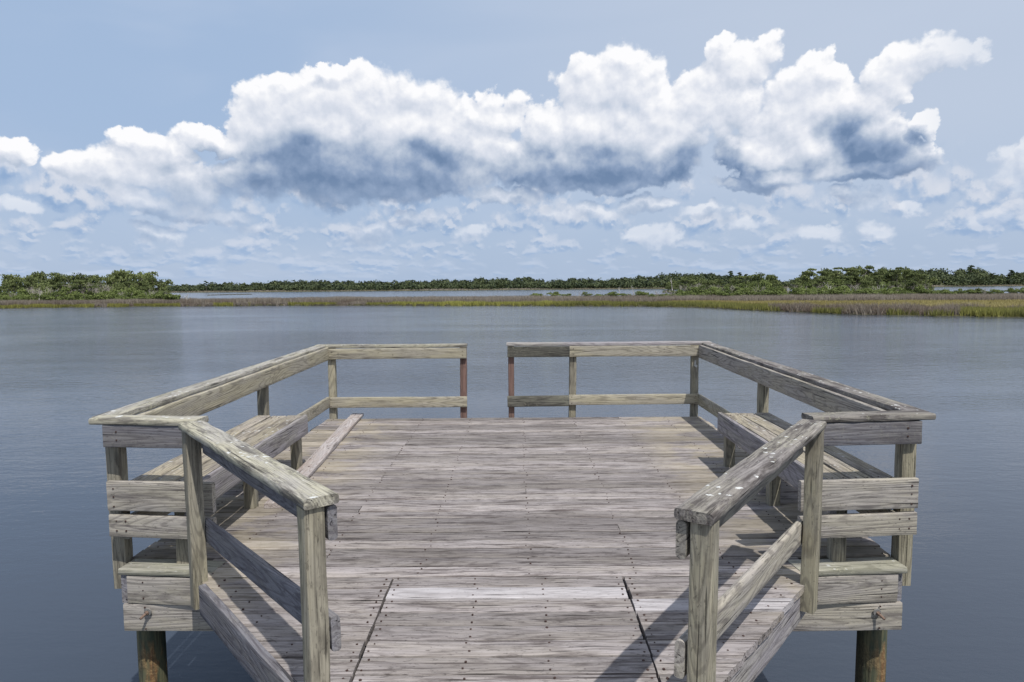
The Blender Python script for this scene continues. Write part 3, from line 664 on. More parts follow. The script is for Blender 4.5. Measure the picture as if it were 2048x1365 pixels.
for px in pxs:
    d0_ = bank(px); d1_ = max(d0_+4, lerp_table(BACKD, px)); rows = []
    for f, dz in ((-.004, -.25), (0, .02), (.01, .22), (.1, .3), (.35, .32), (.7, .34), (.97, .3), (1.0, .02), (1.01, -.2)):
        d = d0_ + (d1_-d0_)*f; x_, y_ = ptd(px, d); rows.append((x_, y_, WATER+dz))
    cols.append(rows)
verts = [p for c in cols for p in c]; nr_ = len(cols[0])
faces = [(i*nr_+j, (i+1)*nr_+j, (i+1)*nr_+j+1, i*nr_+j+1) for i in range(len(cols)-1) for j in range(nr_-1)]
me = D.meshes.new('marsh_ground'); me.from_pydata(verts, [], faces); me.materials.append(M['mud'])
o = D.objects.new('marsh_ground', me); C.objects.link(o); o['kind'] = 'structure'
for p in me.polygons: p.use_smooth = True

def veg_mat(name, stops, trans=.25, rough=.7):
    mt, g, b = new_mat(name)
    r_ = g.n('ShaderNodeAttribute', attribute_name='tone').outputs['Fac']
    oi = g.n('ShaderNodeObjectInfo').outputs['Random']
    t_ = g.m('ADD', r_, g.m('MULTIPLY', g.m('SUBTRACT', oi, .5), .22), clamp=True)
    col = g.ramp(t_, stops)
    g.put(b.inputs['Base Color'], col); b.inputs['Roughness'].default_value = rough; b.inputs['Specular IOR Level'].default_value = .2
    if trans:
        tr = g.n('ShaderNodeBsdfTranslucent'); g.put(tr.inputs[0], col); mx = g.n('ShaderNodeMixShader'); mx.inputs[0].default_value = trans
        g.t.links.new(b.outputs[0], mx.inputs[1]); g.t.links.new(tr.outputs[0], mx.inputs[2])
        g.t.links.new(mx.outputs[0], g.t.nodes['Material Output'].inputs[0])
    return mt
M['taupe'] = veg_mat('taupe_marsh_rush', [(0, (.14, .105, .08)), (.5, (.27, .235, .19)), (1, (.44, .395, .33))], .2)
M['green_grass'] = veg_mat('green_cordgrass', [(0, (.06, .07, .022)), (.45, (.165, .165, .055)), (.8, (.28, .275, .075)), (1, (.38, .37, .10))], .3)
M['ochre'] = veg_mat('ochre_meadow_grass', [(0, (.20, .175, .06)), (.5, (.31, .26, .10)), (1, (.39, .34, .16))], .2)
M['oak'] = veg_mat('oak_foliage', [(0, (.045, .06, .025)), (.35, (.12, .148, .055)), (.7, (.20, .235, .09)), (1, (.33, .34, .17))], .2)
M['shrub'] = veg_mat('wax_myrtle_foliage', [(0, (.06, .08, .03)), (.4, (.15, .19, .06)), (.8, (.235, .285, .095)), (1, (.30, .32, .16))], .25)
M['farwood'] = veg_mat('far_wood_foliage', [(0, (.036, .052, .032)), (.4, (.080, .10, .046)), (.8, (.13, .155, .07)), (1, (.19, .205, .10))], .1)
M['pine'] = veg_mat('pine_foliage', [(0, (.03, .045, .018)), (.5, (.055, .08, .028)), (1, (.10, .125, .045))], .1)
M['bark'] = earth_mat('gray_bark', (.13, .115, .10), (.26, .24, .215), 3)
M['bleached'] = earth_mat('bleached_dead_wood', (.36, .34, .31), (.60, .57, .53), 3)
M['deadgray'] = earth_mat('dead_gray_twigs', (.30, .27, .24), (.50, .46, .42), 3)

def tri_mesh(name, V, mat, tone, k=3):
    """V: (n*k,3) vertices, k per face"""
    n = len(V)//k; me = D.meshes.new(name); me.vertices.add(n*k); me.vertices.foreach_set('co', V.astype(np.float32).ravel())
    me.loops.add(n*k); me.loops.foreach_set('vertex_index', np.arange(n*k, dtype=np.int32))
    me.polygons.add(n); me.polygons.foreach_set('loop_start', np.arange(0, n*k, k, dtype=np.int32))
    try: me.polygons.foreach_set('loop_total', np.full(n, k, dtype=np.int32))
    except Exception: pass
    me.materials.append(mat); a = me.attributes.new('tone', 'FLOAT', 'POINT'); a.data.foreach_set('value', np.repeat(tone, k).astype(np.float32))
    me.update(calc_edges=True); me.validate(); return me

def noise2(x, y, s, seed):   # cheap value noise in numpy
    x = x/s+seed*17.3; y = y/s+seed*5.1; xi = np.floor(x); yi = np.floor(y); xf = x-xi; yf = y-yi
    h = lambda a, b: np.modf(np.abs(np.sin(a*127.1+b*311.7+seed)*43758.5453))[0]
    u = xf*xf*(3-2*xf); v = yf*yf*(3-2*yf)
    return (h(xi, yi)*(1-u)+h(xi+1, yi)*u)*(1-v)+(h(xi, yi+1)*(1-u)+h(xi+1, yi+1)*u)*v

def blades(name, X, Y_, Hh, wd, mat, tone, label, z0=WATER+.2, lean=.22):
    n = len(X); th = rng.uniform(0, math.pi, n)*.5 - math.pi/4   # faces roughly across the view but at random
    dx = np.cos(th)*wd; dy = np.sin(th)*wd
    lx = rng.normal(0, lean, n)*Hh; ly = rng.normal(0, lean, n)*Hh
    V = np.empty((n, 3, 3)); Z = np.full(n, z0)
    V[:, 0] = np.c_[X-dx, Y_-dy, Z]; V[:, 1] = np.c_[X+dx, Y_+dy, Z]; V[:, 2] = np.c_[X+lx, Y_+ly, Z+Hh]
    me = tri_mesh(name, V.reshape(-1, 3), mat, tone); o = D.objects.new(name, me); C.objects.link(o)
    tag(o, label, 'grass', kind='stuff'); return o

bx_ = np.arange(-900, 2901, 2.0); bank_d = np.array([bank(p) for p in bx_])
def scatter(n, p0, p1, f, seed):     # f(px) -> (dmin, dmax) from the bank or absolute
    px = rng.uniform(p0, p1, n); bd = np.interp(px, bx_, bank_d)
    return px, bd
def to_xy(px, d):
    az_ = np.arctan((px-1036)/1365.0)/1.0
    a = np.interp(px, bx_, AZT); return np.tan(a)*d, d
AZT = np.array([math.radians(azel(p, 566)[0]) for p in bx_])
bk = lambda px: np.interp(px, [t[0] for t in BACKD], [t[1] for t in BACKD])

# taupe rushes
n = 170000; px = rng.uniform(-250, 2300, n); bd = np.interp(px, bx_, bank_d); s = rng.uniform(0, 1, n)**1.3
start = np.interp(px, [-250, 300, 600, 680, 1100, 1300, 1500, 1700, 2048, 2300], [.8, .8, .8, 1.2, 3.2, 6, 19, 30, 33, 33])
depth = np.interp(px, [-250, 330, 400, 1250, 1400, 2300], [9, 9, 20, 28, 22, 16])
d = bd+start+depth*s
X, Yy = to_xy(px, d); keep = (noise2(X, Yy, 5, 2) > .12) & (d < bk(px)-.5)
X, Yy, px, s, d = X[keep], Yy[keep], px[keep], s[keep], d[keep]
nn_ = noise2(X, Yy, 2.2, 3)*.6+noise2(X, Yy, 9, 4)*.4
Hh = (.62+.5*nn_)*rng.uniform(.7, 1.15, len(X))*np.interp(px, [-250, 400, 700, 760, 1300, 2300], [1.0, 1.0, 1.05, .9, .9, 1.0])
blades('taupe_rushes', X, Yy, Hh, .042, M['taupe'], np.clip(.15+.65*nn_+rng.normal(0, .14, len(X)), 0, 1), 'band of mauve brown rushes along the marsh island')
# green fringe at the water's edge
n = 90000; px = rng.uniform(-250, 2300, n); bd = np.interp(px, bx_, bank_d)
wdt = np.interp(px, [-250, 650, 700, 1100, 1300, 1500, 1700, 2300], [1.6, 1.6, 3, 4, 6, 16, 13, 11])
s = rng.uniform(0, 1, n)**1.2; d = bd+.05+wdt*s; X, Yy = to_xy(px, d)
gn = noise2(px, px*0, 60, 8)*.6+noise2(px, px*0, 17, 9)*.4
dens_ = np.interp(px, [-250, 0, 140, 190, 300, 420, 640, 720, 760, 2300], [.6, .72, .72, .45, .7, .6, .6, .42, .9, .95])
keep = (gn < dens_) | (px > 770)
brownish = (px > 1540) & (noise2(X, Yy, 4.5, 11)+noise2(X, Yy, 1.6, 12)*.3 > np.interp(px, [1540, 1600, 1850, 1950], [.6, .38, .45, .72])) & (d-bd < 9)
kg = keep & ~brownish
tone_base = np.interp(px, [-250, 760, 900, 1100, 1150, 1500, 2300], [.62, .6, .8, .75, .45, .45, .5])
def sel(k): return X[k], Yy[k], px[k], d[k], bd[k]
X1, Y1, p1, d1_, b1 = sel(kg); nn_ = noise2(X1, Y1, 1.6, 5)*.6+noise2(X1, Y1, 6, 6)*.4
hb = np.interp(p1, [-250, 760, 1100, 1500, 1600, 2300], [.5, .5, .6, .58, .66, .68])*np.where((d1_-b1 > 9), .6, 1.0)
blades('green_cordgrass', X1, Y1, (hb*(.7+.6*nn_))*rng.uniform(.75, 1.2, len(X1)), .045, M['green_grass'], np.clip(tone_base[kg]-.3+.55*nn_+rng.normal(0, .12, len(X1)), 0, 1), 'yellow green cordgrass fringe along the water edge', z0=WATER+.0)
X1, Y1, p1, d1_, b1 = sel(keep & brownish | (~keep)); nn_ = noise2(X1, Y1, 1.6, 5)
hb2 = np.where(p1 > 1500, .74, .5)
blades('brown_rush_tussocks', X1, Y1, hb2*(.65+.7*nn_)*rng.uniform(.8, 1.2, len(X1)), .042, M['taupe'], np.clip(np.where(p1 > 1500, .05, .25)+.5*nn_+rng.normal(0, .12, len(X1)), 0, 1), 'dark brown rush tussocks mixed into the fringe by the water', z0=WATER+.0, lean=.3)
# ochre meadow
n = 60000; px = rng.uniform(1080, 2300, n); bd = np.interp(px, bx_, bank_d)
st = np.interp(px, [1080, 1500, 1700, 2300], [3.8, 12, 9, 8]); en = np.interp(px, [1080, 1300, 1500, 1700, 2300], [4.6, 7, 22, 33, 36])
d = bd+st+(en-st)*rng.uniform(0, 1, n); X, Yy = to_xy(px, d); nn_ = noise2(X, Yy, 7, 15)
blades('ochre_meadow_grass', X, Yy, (.26+.14*nn_)*rng.uniform(.7, 1.2, n), .07, M['ochre'], np.clip(.2+.6*nn_+rng.normal(0, .12, n), 0, 1), 'low ochre yellow salt meadow behind the right hand fringe', z0=WATER+.26)

# ------------------------------------------------------------------ trees
def leaves(lobes, n, size, seed, shell=.55, droop=0):
    """n leaf clumps spread through the lobes; returns quads + tone"""
    r_ = np.random.default_rng(seed); L = np.array(lobes); vol = L[:, 3]*L[:, 4]*L[:, 5]; pr = vol**.67; pr /= pr.sum()
    idx = r_.choice(len(L), n, p=pr); dirs = r_.normal(size=(n, 3)); dirs /= np.linalg.norm(dirs, axis=1)[:, None]
    dirs[:, 2] = np.where(dirs[:, 2] < -.35, -dirs[:, 2]*.6, dirs[:, 2])
    rad = shell+(1-shell)*r_.uniform(0, 1, n)**.6
    bump = 1+.22*np.sin(dirs[:, 0]*5+idx)*np.sin(dirs[:, 1]*6+idx*2)+.12*np.sin(dirs[:, 2]*9+idx*3)
    c = L[idx, :3]+dirs*L[idx, 3:6]*(rad*bump)[:, None]
    nrm = dirs*.8+r_.normal(size=(n, 3))*.65; nrm /= np.linalg.norm(nrm, axis=1)[:, None]
    a = np.cross(nrm, r_.normal(size=(n, 3))); a /= np.linalg.norm(a, axis=1)[:, None]; b = np.cross(nrm, a)
    sz = size*r_.uniform(.5, 1.25, n)[:, None]; asp = r_.uniform(.45, .9, n)[:, None]
    V = np.stack([c-a*sz, c-b*sz*asp, c+a*sz*.9, c+b*sz*asp], 1)
    lobe_t = r_.uniform(-.16, .16, len(L))[idx]
    tone = np.clip(.42+lobe_t+r_.normal(0, .13, n), 0, 1)
    return V.reshape(-1, 3), tone

def limb(bm, p0, p1, r0, r1, k=5, seg=4, wob=.06, rnd=random):
    p0 = Vector(p0); p1 = Vector(p1); L = (p1-p0).length; prev = None; pts = []
    for i in range(seg+1):
        f = i/seg; p = p0.lerp(p1, f)
        if 0 < i < seg: p += Vector((rnd.uniform(-1, 1), rnd.uniform(-1, 1), rnd.uniform(-1, 1)))*wob*L
        pts.append(p)
    for i, p in enumerate(pts):
        t = (pts[min(i+1, seg)]-pts[max(i-1, 0)]).normalized(); a = t.orthogonal().normalized(); b = t.cross(a); r = r0+(r1-r0)*i/seg
        ring = [bm.verts.new(p+(a*math.cos(2*math.pi*q/k)+b*math.sin(2*math.pi*q/k))*r) for q in range(k)]
        if prev:
            for q in range(k): bm.faces.new((prev[q], prev[(q+1) % k], ring[(q+1) % k], ring[q]))
        prev = ring
    bm.faces.new(prev); return pts
def branching(bm, p, dirv, L, r, depth, rnd, spread=.7, upb=.25, k=4, ratio=.72, kids=(2, 3)):
    e = p+dirv*L; pts = limb(bm, p, e, r, r*.6, k=k, seg=3, wob=.07, rnd=rnd)
    if depth == 0: return
    for _ in range(rnd.randint(*kids)):
        nd = (dirv+Vector((rnd.uniform(-1, 1), rnd.uniform(-1, 1), rnd.uniform(-.6, 1)))*spread+Vector((0, 0, upb))).normalized()
        st = pts[rnd.choice([-1, -1, -2])]
        branching(bm, st, nd, L*ratio*rnd.uniform(.75, 1.15), r*.58, depth-1, rnd, spread, upb*.8, max(3, k-1), ratio, kids)
def mesh_of(bm, name, mat):
    me = D.meshes.new(name); bm.to_mesh(me); bm.free(); me.materials.append(mat)
    for p in me.polygons: p.use_smooth = True
    return me

def proto_tree(kind, seed):
    """unit tree: height about 1, width about as given; returns (crown mesh, trunk mesh)"""
    rd = random.Random(seed); lobes = []; bm = bmesh.new()
    if kind == 'oak':
        for k in range(11):
            a = rd.uniform(0, 6.28); q = rd.uniform(.1, .52); zz = rd.uniform(.5, .82)-q*.25
            lobes.append((math.cos(a)*q, math.sin(a)*q, zz, rd.uniform(.17, .27), rd.uniform(.17, .27), rd.uniform(.10, .16)))
        for k in range(6):
            a = rd.uniform(0, 6.28); q = rd.uniform(.3, .6); lobes.append((math.cos(a)*q, math.sin(a)*q, rd.uniform(.2, .42), .2, .2, .15))
        cm, mat, sz, n = 'crown', M['oak'], .038, 2600
        base = Vector((0, 0, -.05)); limb(bm, base, (rd.uniform(-.05, .05), 0, .3), .035, .025)
        for k in range(5):
            a = rd.uniform(0, 6.28); limb(bm, (0, 0, rd.uniform(.15, .3)), (math.cos(a)*.4, math.sin(a)*.4, rd.uniform(.55, .75)), .018, .005)
    elif kind == 'shrub':
        for k in range(10):
            a = rd.uniform(0, 6.28); q = rd.uniform(0, .5); lobes.append((math.cos(a)*q, math.sin(a)*q, rd.uniform(.2, .72)-q*.35, rd.uniform(.18, .3), rd.uniform(.18, .3), rd.uniform(.16, .26)))
        mat, sz, n = M['shrub'], .048, 1700
        for k in range(4):
            a = rd.uniform(0, 6.28); limb(bm, (0, 0, -.05), (math.cos(a)*.3, math.sin(a)*.3, .6), .02, .005)
    elif kind == 'wind':       # open flat topped tree with foliage in separate pads
        bt = limb(bm, (0, 0, -.05), (.05, 0, .42), .032, .022, wob=.05, rnd=rd)
        for k in range(9):
            a = rd.uniform(0, 6.28); q = rd.uniform(.12, .5); zz = rd.uniform(.55, .9); e = (math.cos(a)*q, math.sin(a)*q, zz)
            limb(bm, (.04, 0, rd.uniform(.28, .42)), e, .014, .004, rnd=rd)
            lobes.append((e[0], e[1], zz+.03, rd.uniform(.14, .24), rd.uniform(.14, .24), rd.uniform(.045, .085)))
        mat, sz, n = M['oak'], .034, 1900
    elif kind == 'pine':
        limb(bm, (0, 0, -.05), (.02, .01, .97), .02, .006, k=6, seg=6, wob=.008, rnd=rd)
        for k in range(13):
            zz = .5+.46*k/12; a = rd.uniform(0, 6.28); q = (.22-(zz-.5)*.28)*rd.uniform(.6, 1.2)
            e = (math.cos(a)*q, math.sin(a)*q, zz+.02); limb(bm, (0, 0, zz-.04), e, .006, .003, rnd=rd)
            lobes.append((e[0], e[1], e[2], .10, .10, .045))
        mat, sz, n = M['pine'], .028, 1300
    V, tone = leaves(lobes, n, sz, seed)
    cme = tri_mesh('crown', V, mat, tone, 4); tme = mesh_of(bm, 'trunk', M['bark'])
    return cme, tme
def proto_dead(seed, twiggy):
    rd = random.Random(seed); bm = bmesh.new()
    if twiggy:
        for k in range(5):
            a = rd.uniform(0, 6.28); branching(bm, Vector((0, 0, -.03)), Vector((math.cos(a)*.6, math.sin(a)*.6, 1)).normalized(), .36, .014, 3, rd, .75, .2, 4, .72, (2, 3))
        return mesh_of(bm, 'branches', M['deadgray'])
    branching(bm, Vector((0, 0, -.03)), Vector((rd.uniform(-.25, .25), 0, 1)).normalized(), .42, .038, 3, rd, .8, .15, 5, .68, (2, 3))
    return mesh_of(bm, 'branches', M['bleached'])
PROTO = {k: [proto_tree(k, 100*i+j) for j in range(c)] for i, (k, c) in enumerate((('oak', 5), ('shrub', 4), ('wind', 4), ('pine', 3)))}
DEADT = [proto_dead(900+j, True) for j in range(4)]; DEADS = [proto_dead(950+j, False) for j in range(6)]

KN = {'oak': ('oak_tree', 'tree'), 'shrub': ('shrub', 'shrub'), 'wind': ('windswept_tree', 'tree'), 'pine': ('pine_tree', 'tree')}
OUT = {('tall leafy bush inside the left island grove', 'tall bushes of the left island'): 'l', ('tall leafy bush inside the right grove', 'tall bushes of the right grove'): 'r',
  ('rounded skyline oak of the left island', 'skyline oaks of the left island'): 'plant of the left grove beyond the picture edge',
  ('mid height tree inside the left island grove', 'inner trees of the left island'): 'plant of the left grove beyond the picture edge',
  ('low bright bush edging the left island', 'low bushes of the left island'): 'plant of the left grove beyond the picture edge',
  ('leafless gray brush on the left island', 'dead gray brush of the left island'): 'plant of the left grove beyond the picture edge',
  ('green skyline tree of the right grove', 'skyline trees of the right grove'): 'plant of the right grove beyond the picture edge',
  ('mid height tree inside the right grove', 'inner trees of the right grove'): 'plant of the right grove beyond the picture edge',
  ('low bright bush before the right grove', 'low bushes of the right grove'): 'plant of the right grove beyond the picture edge',
  ('leafless gray brush by the right grove', 'dead gray brush of the right grove'): 'plant of the right grove beyond the picture edge',
  ('tiny green bush on the marsh behind the rushes', 'tiny bushes on the marsh'): 'plant of the right grove beyond the picture edge',
  ('thin leafless bush on the marsh behind the rushes', 'tiny dead bushes on the marsh'): 'plant of the right grove beyond the picture edge',
  }
ORD1 = ['', 'first', 'second', 'third', 'fourth', 'fifth', 'sixth', 'seventh', 'eighth', 'ninth', 'tenth', 'eleventh', 'twelfth', 'thirteenth', 'fourteenth', 'fifteenth', 'sixteenth', 'seventeenth', 'eighteenth', 'nineteenth']
TENS = ['', '', 'twenty', 'thirty', 'forty', 'fifty', 'sixty', 'seventy']
def ordinal(k): return ORD1[k] if k < 20 else (TENS[k//10][:-1]+'ieth' if k % 10 == 0 else TENS[k//10]+'-'+ORD1[k % 10])
ROWS = {}       # things of a row, labelled by their place from the left once all stand
def label_rows():
    for (lab, outside), lst in ROWS.items():
        k = q = 0
        for px, o in sorted(lst, key=lambda t: t[0]):
            if -8 < px < 2056: k += 1; o['label'] = lab+', '+ordinal(k)+' from the left'
            else: q += 1; o['label'] = lab.split(' of ')[0].split(' inside')[0].split(' edging')[0].split(' on ')[0].split(' before')[0].split(' by ')[0]+' outside the picture, '+ordinal(q)+' from the '+('left' if px < 0 else 'grove')
cnt = 0
def plant(kind, px, d, h, wid, label, group, zb=WATER+.28, v=None, rz=None):
    """one tree: a thing with its crown and trunk"""
    global cnt; cnt += 1
    nm, cat = KN[kind]; cme, tme = PROTO[kind][(cnt if v is None else v) % len(PROTO[kind])]
    x_, y_ = spot(px, d); r = empty(nm, (x_, y_, zb), label, cat, group, random.uniform(0, 6.28) if rz is None else rz)
    r.scale = (wid, wid, h)
    if (label, group) in OUT: ROWS.setdefault((label, OUT[(label, group)]), []).append((px, r))
    for nme, me in (('crown', cme), ('trunk', tme)):
        c = D.objects.new(nme, me); C.objects.link(c); c.parent = r
    return r
def dead(px, d, h, wid, label, group, snag=True, v=0, name=None, tilt=0):
    me = (DEADS if snag else DEADT)[v % (6 if snag else 4)]; x_, y_ = spot(px, d)
    o = D.objects.new(name or ('dead_tree' if snag else 'dead_shrub'), me); C.objects.link(o); o.location = (x_, y_, WATER+.28); o.scale = (wid, wid, h); o.rotation_euler = (0, tilt, random.uniform(0, 6.28))
    if (label, group) in OUT: ROWS.setdefault((label, OUT[(label, group)]), []).append((px, o))
    tag(o, label, 'dead tree' if snag else 'dead shrub', group); return o

# left island grove: canopy line, back to front
LTOP = [(-250, 560), (-100, 556), (0, 556), (30, 546), (60, 545), (90, 543), (130, 546), (180, 544), (230, 545), (262, 538), (290, 540), (312, 548), (328, 562), (345, 572), (372, 580)]
for i, px in enumerate([-220, -170, -120, -70, -25, 12, 45, 78, 112, 148, 182, 214, 244, 300, 318]):
    d = 138+random.uniform(-5, 5); h = height_for(px, lerp_table(LTOP, px)+random.uniform(0, 1.5), d)-.28
    plant('oak', px, d, h/.86, h*.80, 'rounded skyline oak of the left island', 'skyline oaks of the left island')
plant('oak', 266, 131, (height_for(266, 533, 131)-.28)/.93, 5.2, 'tallest tree of the left island, brown tinged crown at its right end', 'skyline oaks of the left island', v=2)
for i in range(26):
    px = -240+i*22.5+random.uniform(-6, 6)
    if px > 325: continue
    d = 126+random.uniform(-5, 4); h = (height_for(px, lerp_table(LTOP, px), d)-.28)*random.uniform(.62, .86)
    plant(random.choice(['oak', 'oak', 'wind']), px, d, h, h*random.uniform(.6, .95), 'mid height tree inside the left island grove', 'inner trees of the left island')
for i in range(34):
    px = -240+i*17.6+random.uniform(-5, 5); d = 114.5+random.uniform(-2, 4)
    h = random.uniform(1.6, 2.6) if px < 310 else 2.6-(px-310)*.016+random.uniform(-.2, .2)
    if px > 395: continue
    plant('shrub', px, d, h, h*random.uniform(.9, 1.4), 'low bright bush edging the left island', 'low bushes of the left island')
for i, (px, y_, d) in enumerate([(30, 575, 118), (66, 556, 116), (78, 562, 117), (112, 558, 120), (150, 548, 124), (168, 547, 124), (188, 549, 123), (205, 560, 119), (228, 552, 123), (250, 572, 117), (300, 567, 118), (322, 572, 116), (345, 578, 116), (355, 584, 116), (398, 592, 114)]):
    h = height_for(px, y_, d)-.28
    dead(px, d, h/1.15, h*.85, 'leafless gray brush on the left island', 'dead gray brush of the left island', False, i)
dead(372, 113, 1.75, 1.9, 'bleached fallen looking dead tree at the right tip of the left island', None, True, 1)
dead(75, 114.5, 3.0, 2.2, 'pale forked dead tree in the left part of the left island grove', None, True, 3)

for i in range(17):
    px = -40+i*22+random.uniform(-6, 6); d = 121+random.uniform(-2, 3); h = random.uniform(2.6, 3.9)*(1 if px < 300 else .7)
    plant('shrub', px, d, h, h*random.uniform(.8, 1.05), 'tall leafy bush inside the left island grove', 'tall bushes of the left island')
# right grove
for i in range(20):
    px = 1350+i*26+random.uniform(-6, 6); d = 124+random.uniform(-2, 2); h = random.uniform(2.4, 3.4)
    if abs(px-1575) > 14: plant('shrub', px, d, h, h*random.uniform(.8, 1.05), 'tall leafy bush inside the right grove', 'tall bushes of the right grove')
RTOP = [(1290, 583), (1310, 577), (1335, 566), (1360, 556), (1390, 552), (1420, 557), (1450, 560), (1480, 556), (1500, 546), (1530, 541), (1550, 551), (1562, 563), (1590, 560), (1605, 549), (1630, 541), (1650, 537), (1700, 536), (1730, 535), (1770, 534), (1800, 537), (1825, 541), (1850, 552), (1868, 567)]
for i, px in enumerate(list(range(1345, 1560, 24))+list(range(1600, 1862, 19))):
    d = 138+random.uniform(-6, 6); h = height_for(px, lerp_table(RTOP, px)+random.uniform(-1, 1.5), d)-.28
    kd = 'wind' if i % 5 in (1, 4) else 'oak'
    plant(kd, px, d, h/.86 if kd == 'oak' else h/.95, h*random.uniform(.72, .95), 'green skyline tree of the right grove', 'skyline trees of the right grove')
for i in range(24):
    px = 1352+i*21.5+random.uniform(-6, 6); t_ = lerp_table(RTOP, px)
    d = 128+random.uniform(-4, 4); h = (height_for(px, t_, d)-.28)*random.uniform(.6, .85)
    if px < 1860: plant(random.choice(['oak', 'wind', 'shrub', 'wind']), px, d, h, h*random.uniform(.6, .9), 'mid height tree inside the right grove', 'inner trees of the right grove')
for i in range(62):
    px = 1290+i*15.5+random.uniform(-4, 4); d = 119+random.uniform(-4, 5)+(12 if px > 1900 else 0)
    h = random.uniform(1.3, 2.3)*(.75 if px > 1880 or px < 1340 else 1)
    plant('shrub', px, d, h, h*random.uniform(1.0, 1.6), 'low bright bush before the right grove', 'low bushes of the right grove')
for i, (px, y_, d) in enumerate([(1318, 575, 122), (1330, 571, 122), (1345, 572, 121), (1372, 557, 124), (1385, 553, 124), (1398, 556, 125), (1412, 558, 124), (1432, 556, 125), (1455, 560, 124), (1480, 558, 125), (1520, 560, 122), (1575, 563, 122), (1598, 556, 124), (1642, 552, 124), (1662, 556, 123), (1700, 556, 124), (1722, 558, 122), (1745, 562, 122), (1790, 556, 122), (1835, 560, 123), (1850, 556, 124), (1968, 569, 128)]):
    h = height_for(px, y_, d)-.28
    dead(px, d, h/1.15, h*.9, 'leafless gray brush by the right grove', 'dead gray brush of the right grove', False, i)
for (px, y_, d, wd_, v_, lab) in [(1346, 543, 124, 1.9, 0, 'bare pale dead tree with antler branches rising at the left end of the right grove'),
        (1657, 556, 119, 2.4, 2, 'bare leaning dead trunk in the middle of the right grove'), (1765, 563, 119, 3.2, 4, 'sweeping bleached dead limb in the right grove'),
        (1577, 566, 119, 1.6, 5, 'small forked bleached snag between the two halves of the right grove'), (1618, 541, 134, 1.0, 1, 'thin bare pole like dead tree beside the highest canopy'),
        (1190, 570, 134, .9, 1, 'small white dead tree standing alone in the marsh, leftmost of the marsh snags'), (1240, 566, 132, 1.6, 3, 'gray dead tree with thin upright branches in the middle of the marsh'),
        (1268, 564, 131, 1.9, 0, 'pale wide branched dead tree in the marsh left of the grove'), (1291, 576, 127, .9, 4, 'short bleached stump nearest the right grove on its left side'), (1152, 578, 138, .6, 2, 'tiny dead twig farthest left in the marsh')]:
    h = height_for(px, y_, d)-.28
    dead(px, d, h/1.15, wd_, lab, None, True, v_)
for i, px in enumerate([1075, 1090, 1112, 1135, 1160, 1172, 1200, 1215, 1228, 1250, 1262, 1280]):
    h = random.uniform(.9, 1.6); (plant('shrub', px, 136-i*.8, h, h*1.6, 'tiny green bush on the marsh behind the rushes', 'tiny bushes on the marsh') if i % 3 != 1 else dead(px, 135-i*.8, h*1.0, h*1.3, 'thin leafless bush on the marsh behind the rushes', 'tiny dead bushes on the marsh', False, i))

# ------------------------------------------------------------------ far shore and wood
FTOP = [(-900, 560), (330, 569), (400, 567.5), (412, 564), (440, 563), (500, 562), (560, 559.5), (620, 558), (700, 559.5), (800, 559), (850, 558), (930, 557), (970, 553), (1050, 552), (1090, 557), (1150, 553.5), (1200, 556), (1280, 550), (1310, 544.5), (1350, 542), (1400, 543), (1450, 544), (1490, 549), (1515, 560), (1555, 558), (1600, 556), (1780, 546), (1830, 538), (1860, 534.5), (1900, 533), (1970, 533), (1985, 547), (2000, 546), (2020, 543), (2048, 539), (2100, 538), (2900, 530)]
FD = 330
def far_wood(p0, p1, dep0, dep1, n_cr, seed, name, label, quads=110):
    r_ = np.random.default_rng(seed); VV = []; TT = []
    for k in range(n_cr):
        px = r_.uniform(p0, p1); f = r_.uniform(0, 1)**1.0; d = dep0+(dep1-dep0)*f
        htop = height_for(px, lerp_table(FTOP, px), d)*.96 - .3
        h = htop*(.50+.5*f)*r_.uniform(.80, 1.02)
        rr = r_.uniform(1.7, 3.1)*(.7+.035*htop); x_, y_ = spot(px, d); zc = WATER+.4+h-rr*.75
        V, t_ = leaves([(x_, y_, zc, rr, rr, rr*.72), (x_+r_.uniform(-1, 1), y_, zc-rr*.9, rr*.9, rr*.8, rr)], quads, .55, int(r_.integers(1e6)), .7)
        VV.append(V); TT.append(np.clip(t_+r_.uniform(-.2, .16), 0, 1))
    me = tri_mesh(name, np.concatenate(VV), M['farwood'], np.concatenate(TT), 4); o = D.objects.new(name, me); C.objects.link(o)
    return tag(o, label, 'wood', kind='stuff')
far_wood(330, 1500, FD+1.5, FD+44, 900, 21, 'far_wood', 'long dark green wood across the water along the far shore')
far_wood(1480, 2350, FD+1.5, FD+40, 560, 22, 'far_wood', 'taller dark green wood on the far shore behind the right hand grove', 120)
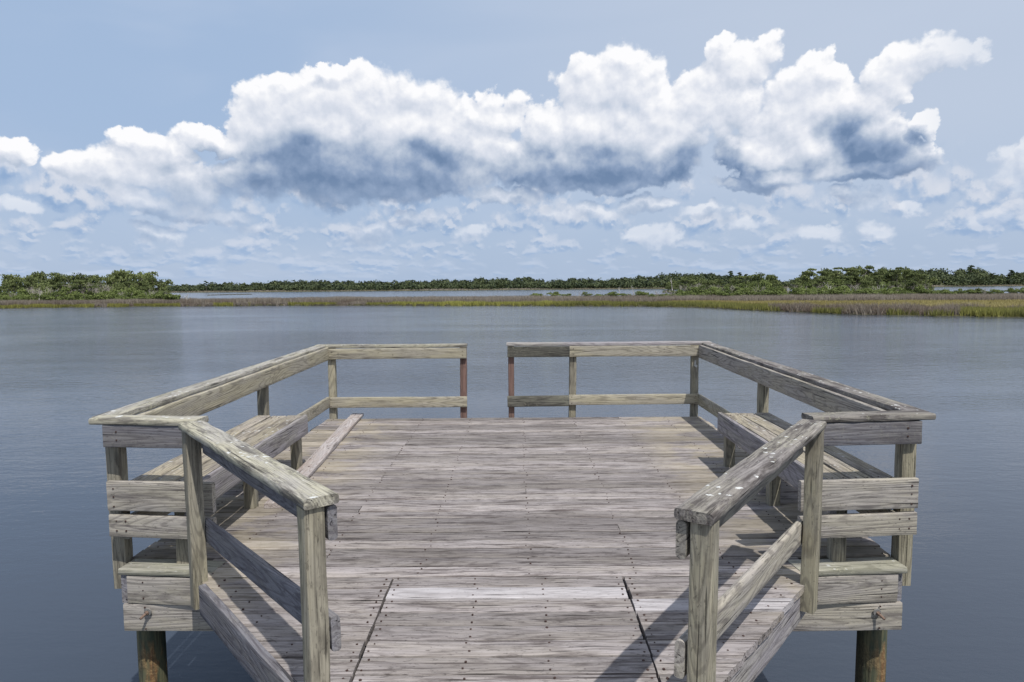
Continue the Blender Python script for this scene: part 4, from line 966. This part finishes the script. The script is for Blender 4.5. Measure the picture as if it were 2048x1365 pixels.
# far shore land
M['farland'] = earth_mat('far_shore_land', (.06, .065, .03), (.12, .115, .055), .15)
fpx = list(range(250, 2451, 20)); vv = []; 
for px in fpx:
    j = 3*mnoise.noise(Vector((px*.011, 1, 1)))
    for dd_, z_ in ((FD-3+j, -.1), (FD-2+j, .15), (FD+6+j, .3), (FD+60, .5), (FD+400, .6)):
        x_, y_ = spot(px, dd_); vv.append((x_, y_, WATER+z_))
ff = [(i*5+j, (i+1)*5+j, (i+1)*5+j+1, i*5+j+1) for i in range(len(fpx)-1) for j in range(4)]
me = D.meshes.new('far_shore_ground'); me.from_pydata(vv, [], ff); me.materials.append(M['farland']); o = D.objects.new('far_shore_ground', me); C.objects.link(o); o['kind'] = 'structure'
n = 14000; px = rng.uniform(300, 2400, n); X, Yy = to_xy(np.clip(px, -900, 2900), FD-1+rng.uniform(0, 7, n)); nn_ = noise2(X, Yy, 12, 31)
blades('far_shore_grass', X, Yy, (.2+.55*nn_)*rng.uniform(.5, 1.2, n), .25, M['taupe'], np.clip(.2+.5*nn_, 0, 1), 'yellow grass strip at the foot of the far wood', z0=WATER+.2)
for i, (px, y_, d, lab) in enumerate([(1941, 532, 352, 'tall far pine at the right with sky showing under its crown'), (1985, 547, 340, 'pointed pine right of the tall far pine'), (2020, 541, 342, 'spreading pine near the right edge of the photo'),
      (1462, 543, 345, 'small crowned far pine, left of three above the right grove'), (1478, 546, 345, 'small crowned far pine, middle of three above the right grove'), (1493, 549, 346, 'small crowned far pine, right of three above the right grove'), (412, 562.5, 338, 'single pointed pine at the left end of the far wood')]):
    h = height_for(px, y_, d)-.5; plant('pine', px, d, h, h*1.1, lab, 'pines of the far wood', WATER+.5, i)
# low oyster bar across the far water at left
x0_, y0_ = spot(415, 225); x1_, y1_ = spot(500, 240)
b = bmesh.new()
for k in range(60):
    f = random.random(); cx_, cy_ = x0_+(x1_-x0_)*f, y0_+(y1_-y0_)*f
    q = bmesh.ops.create_icosphere(b, subdivisions=1, radius=1); 
    for v_ in q['verts']: v_.co = Vector((v_.co.x*random.uniform(.3, 1.0)+cx_, v_.co.y*.6+cy_, v_.co.z*.22+WATER+.02))
me = mesh_of(b, 'oyster_bar', M['mud']); o = D.objects.new('oyster_bar', me); C.objects.link(o); o['kind'] = 'structure'

label_rows()
SC.render.resolution_x = 1024; SC.render.resolution_y = 682
SC.cycles.max_bounces = 4; SC.cycles.diffuse_bounces = 2; SC.cycles.glossy_bounces = 2; SC.cycles.transmission_bounces = 2
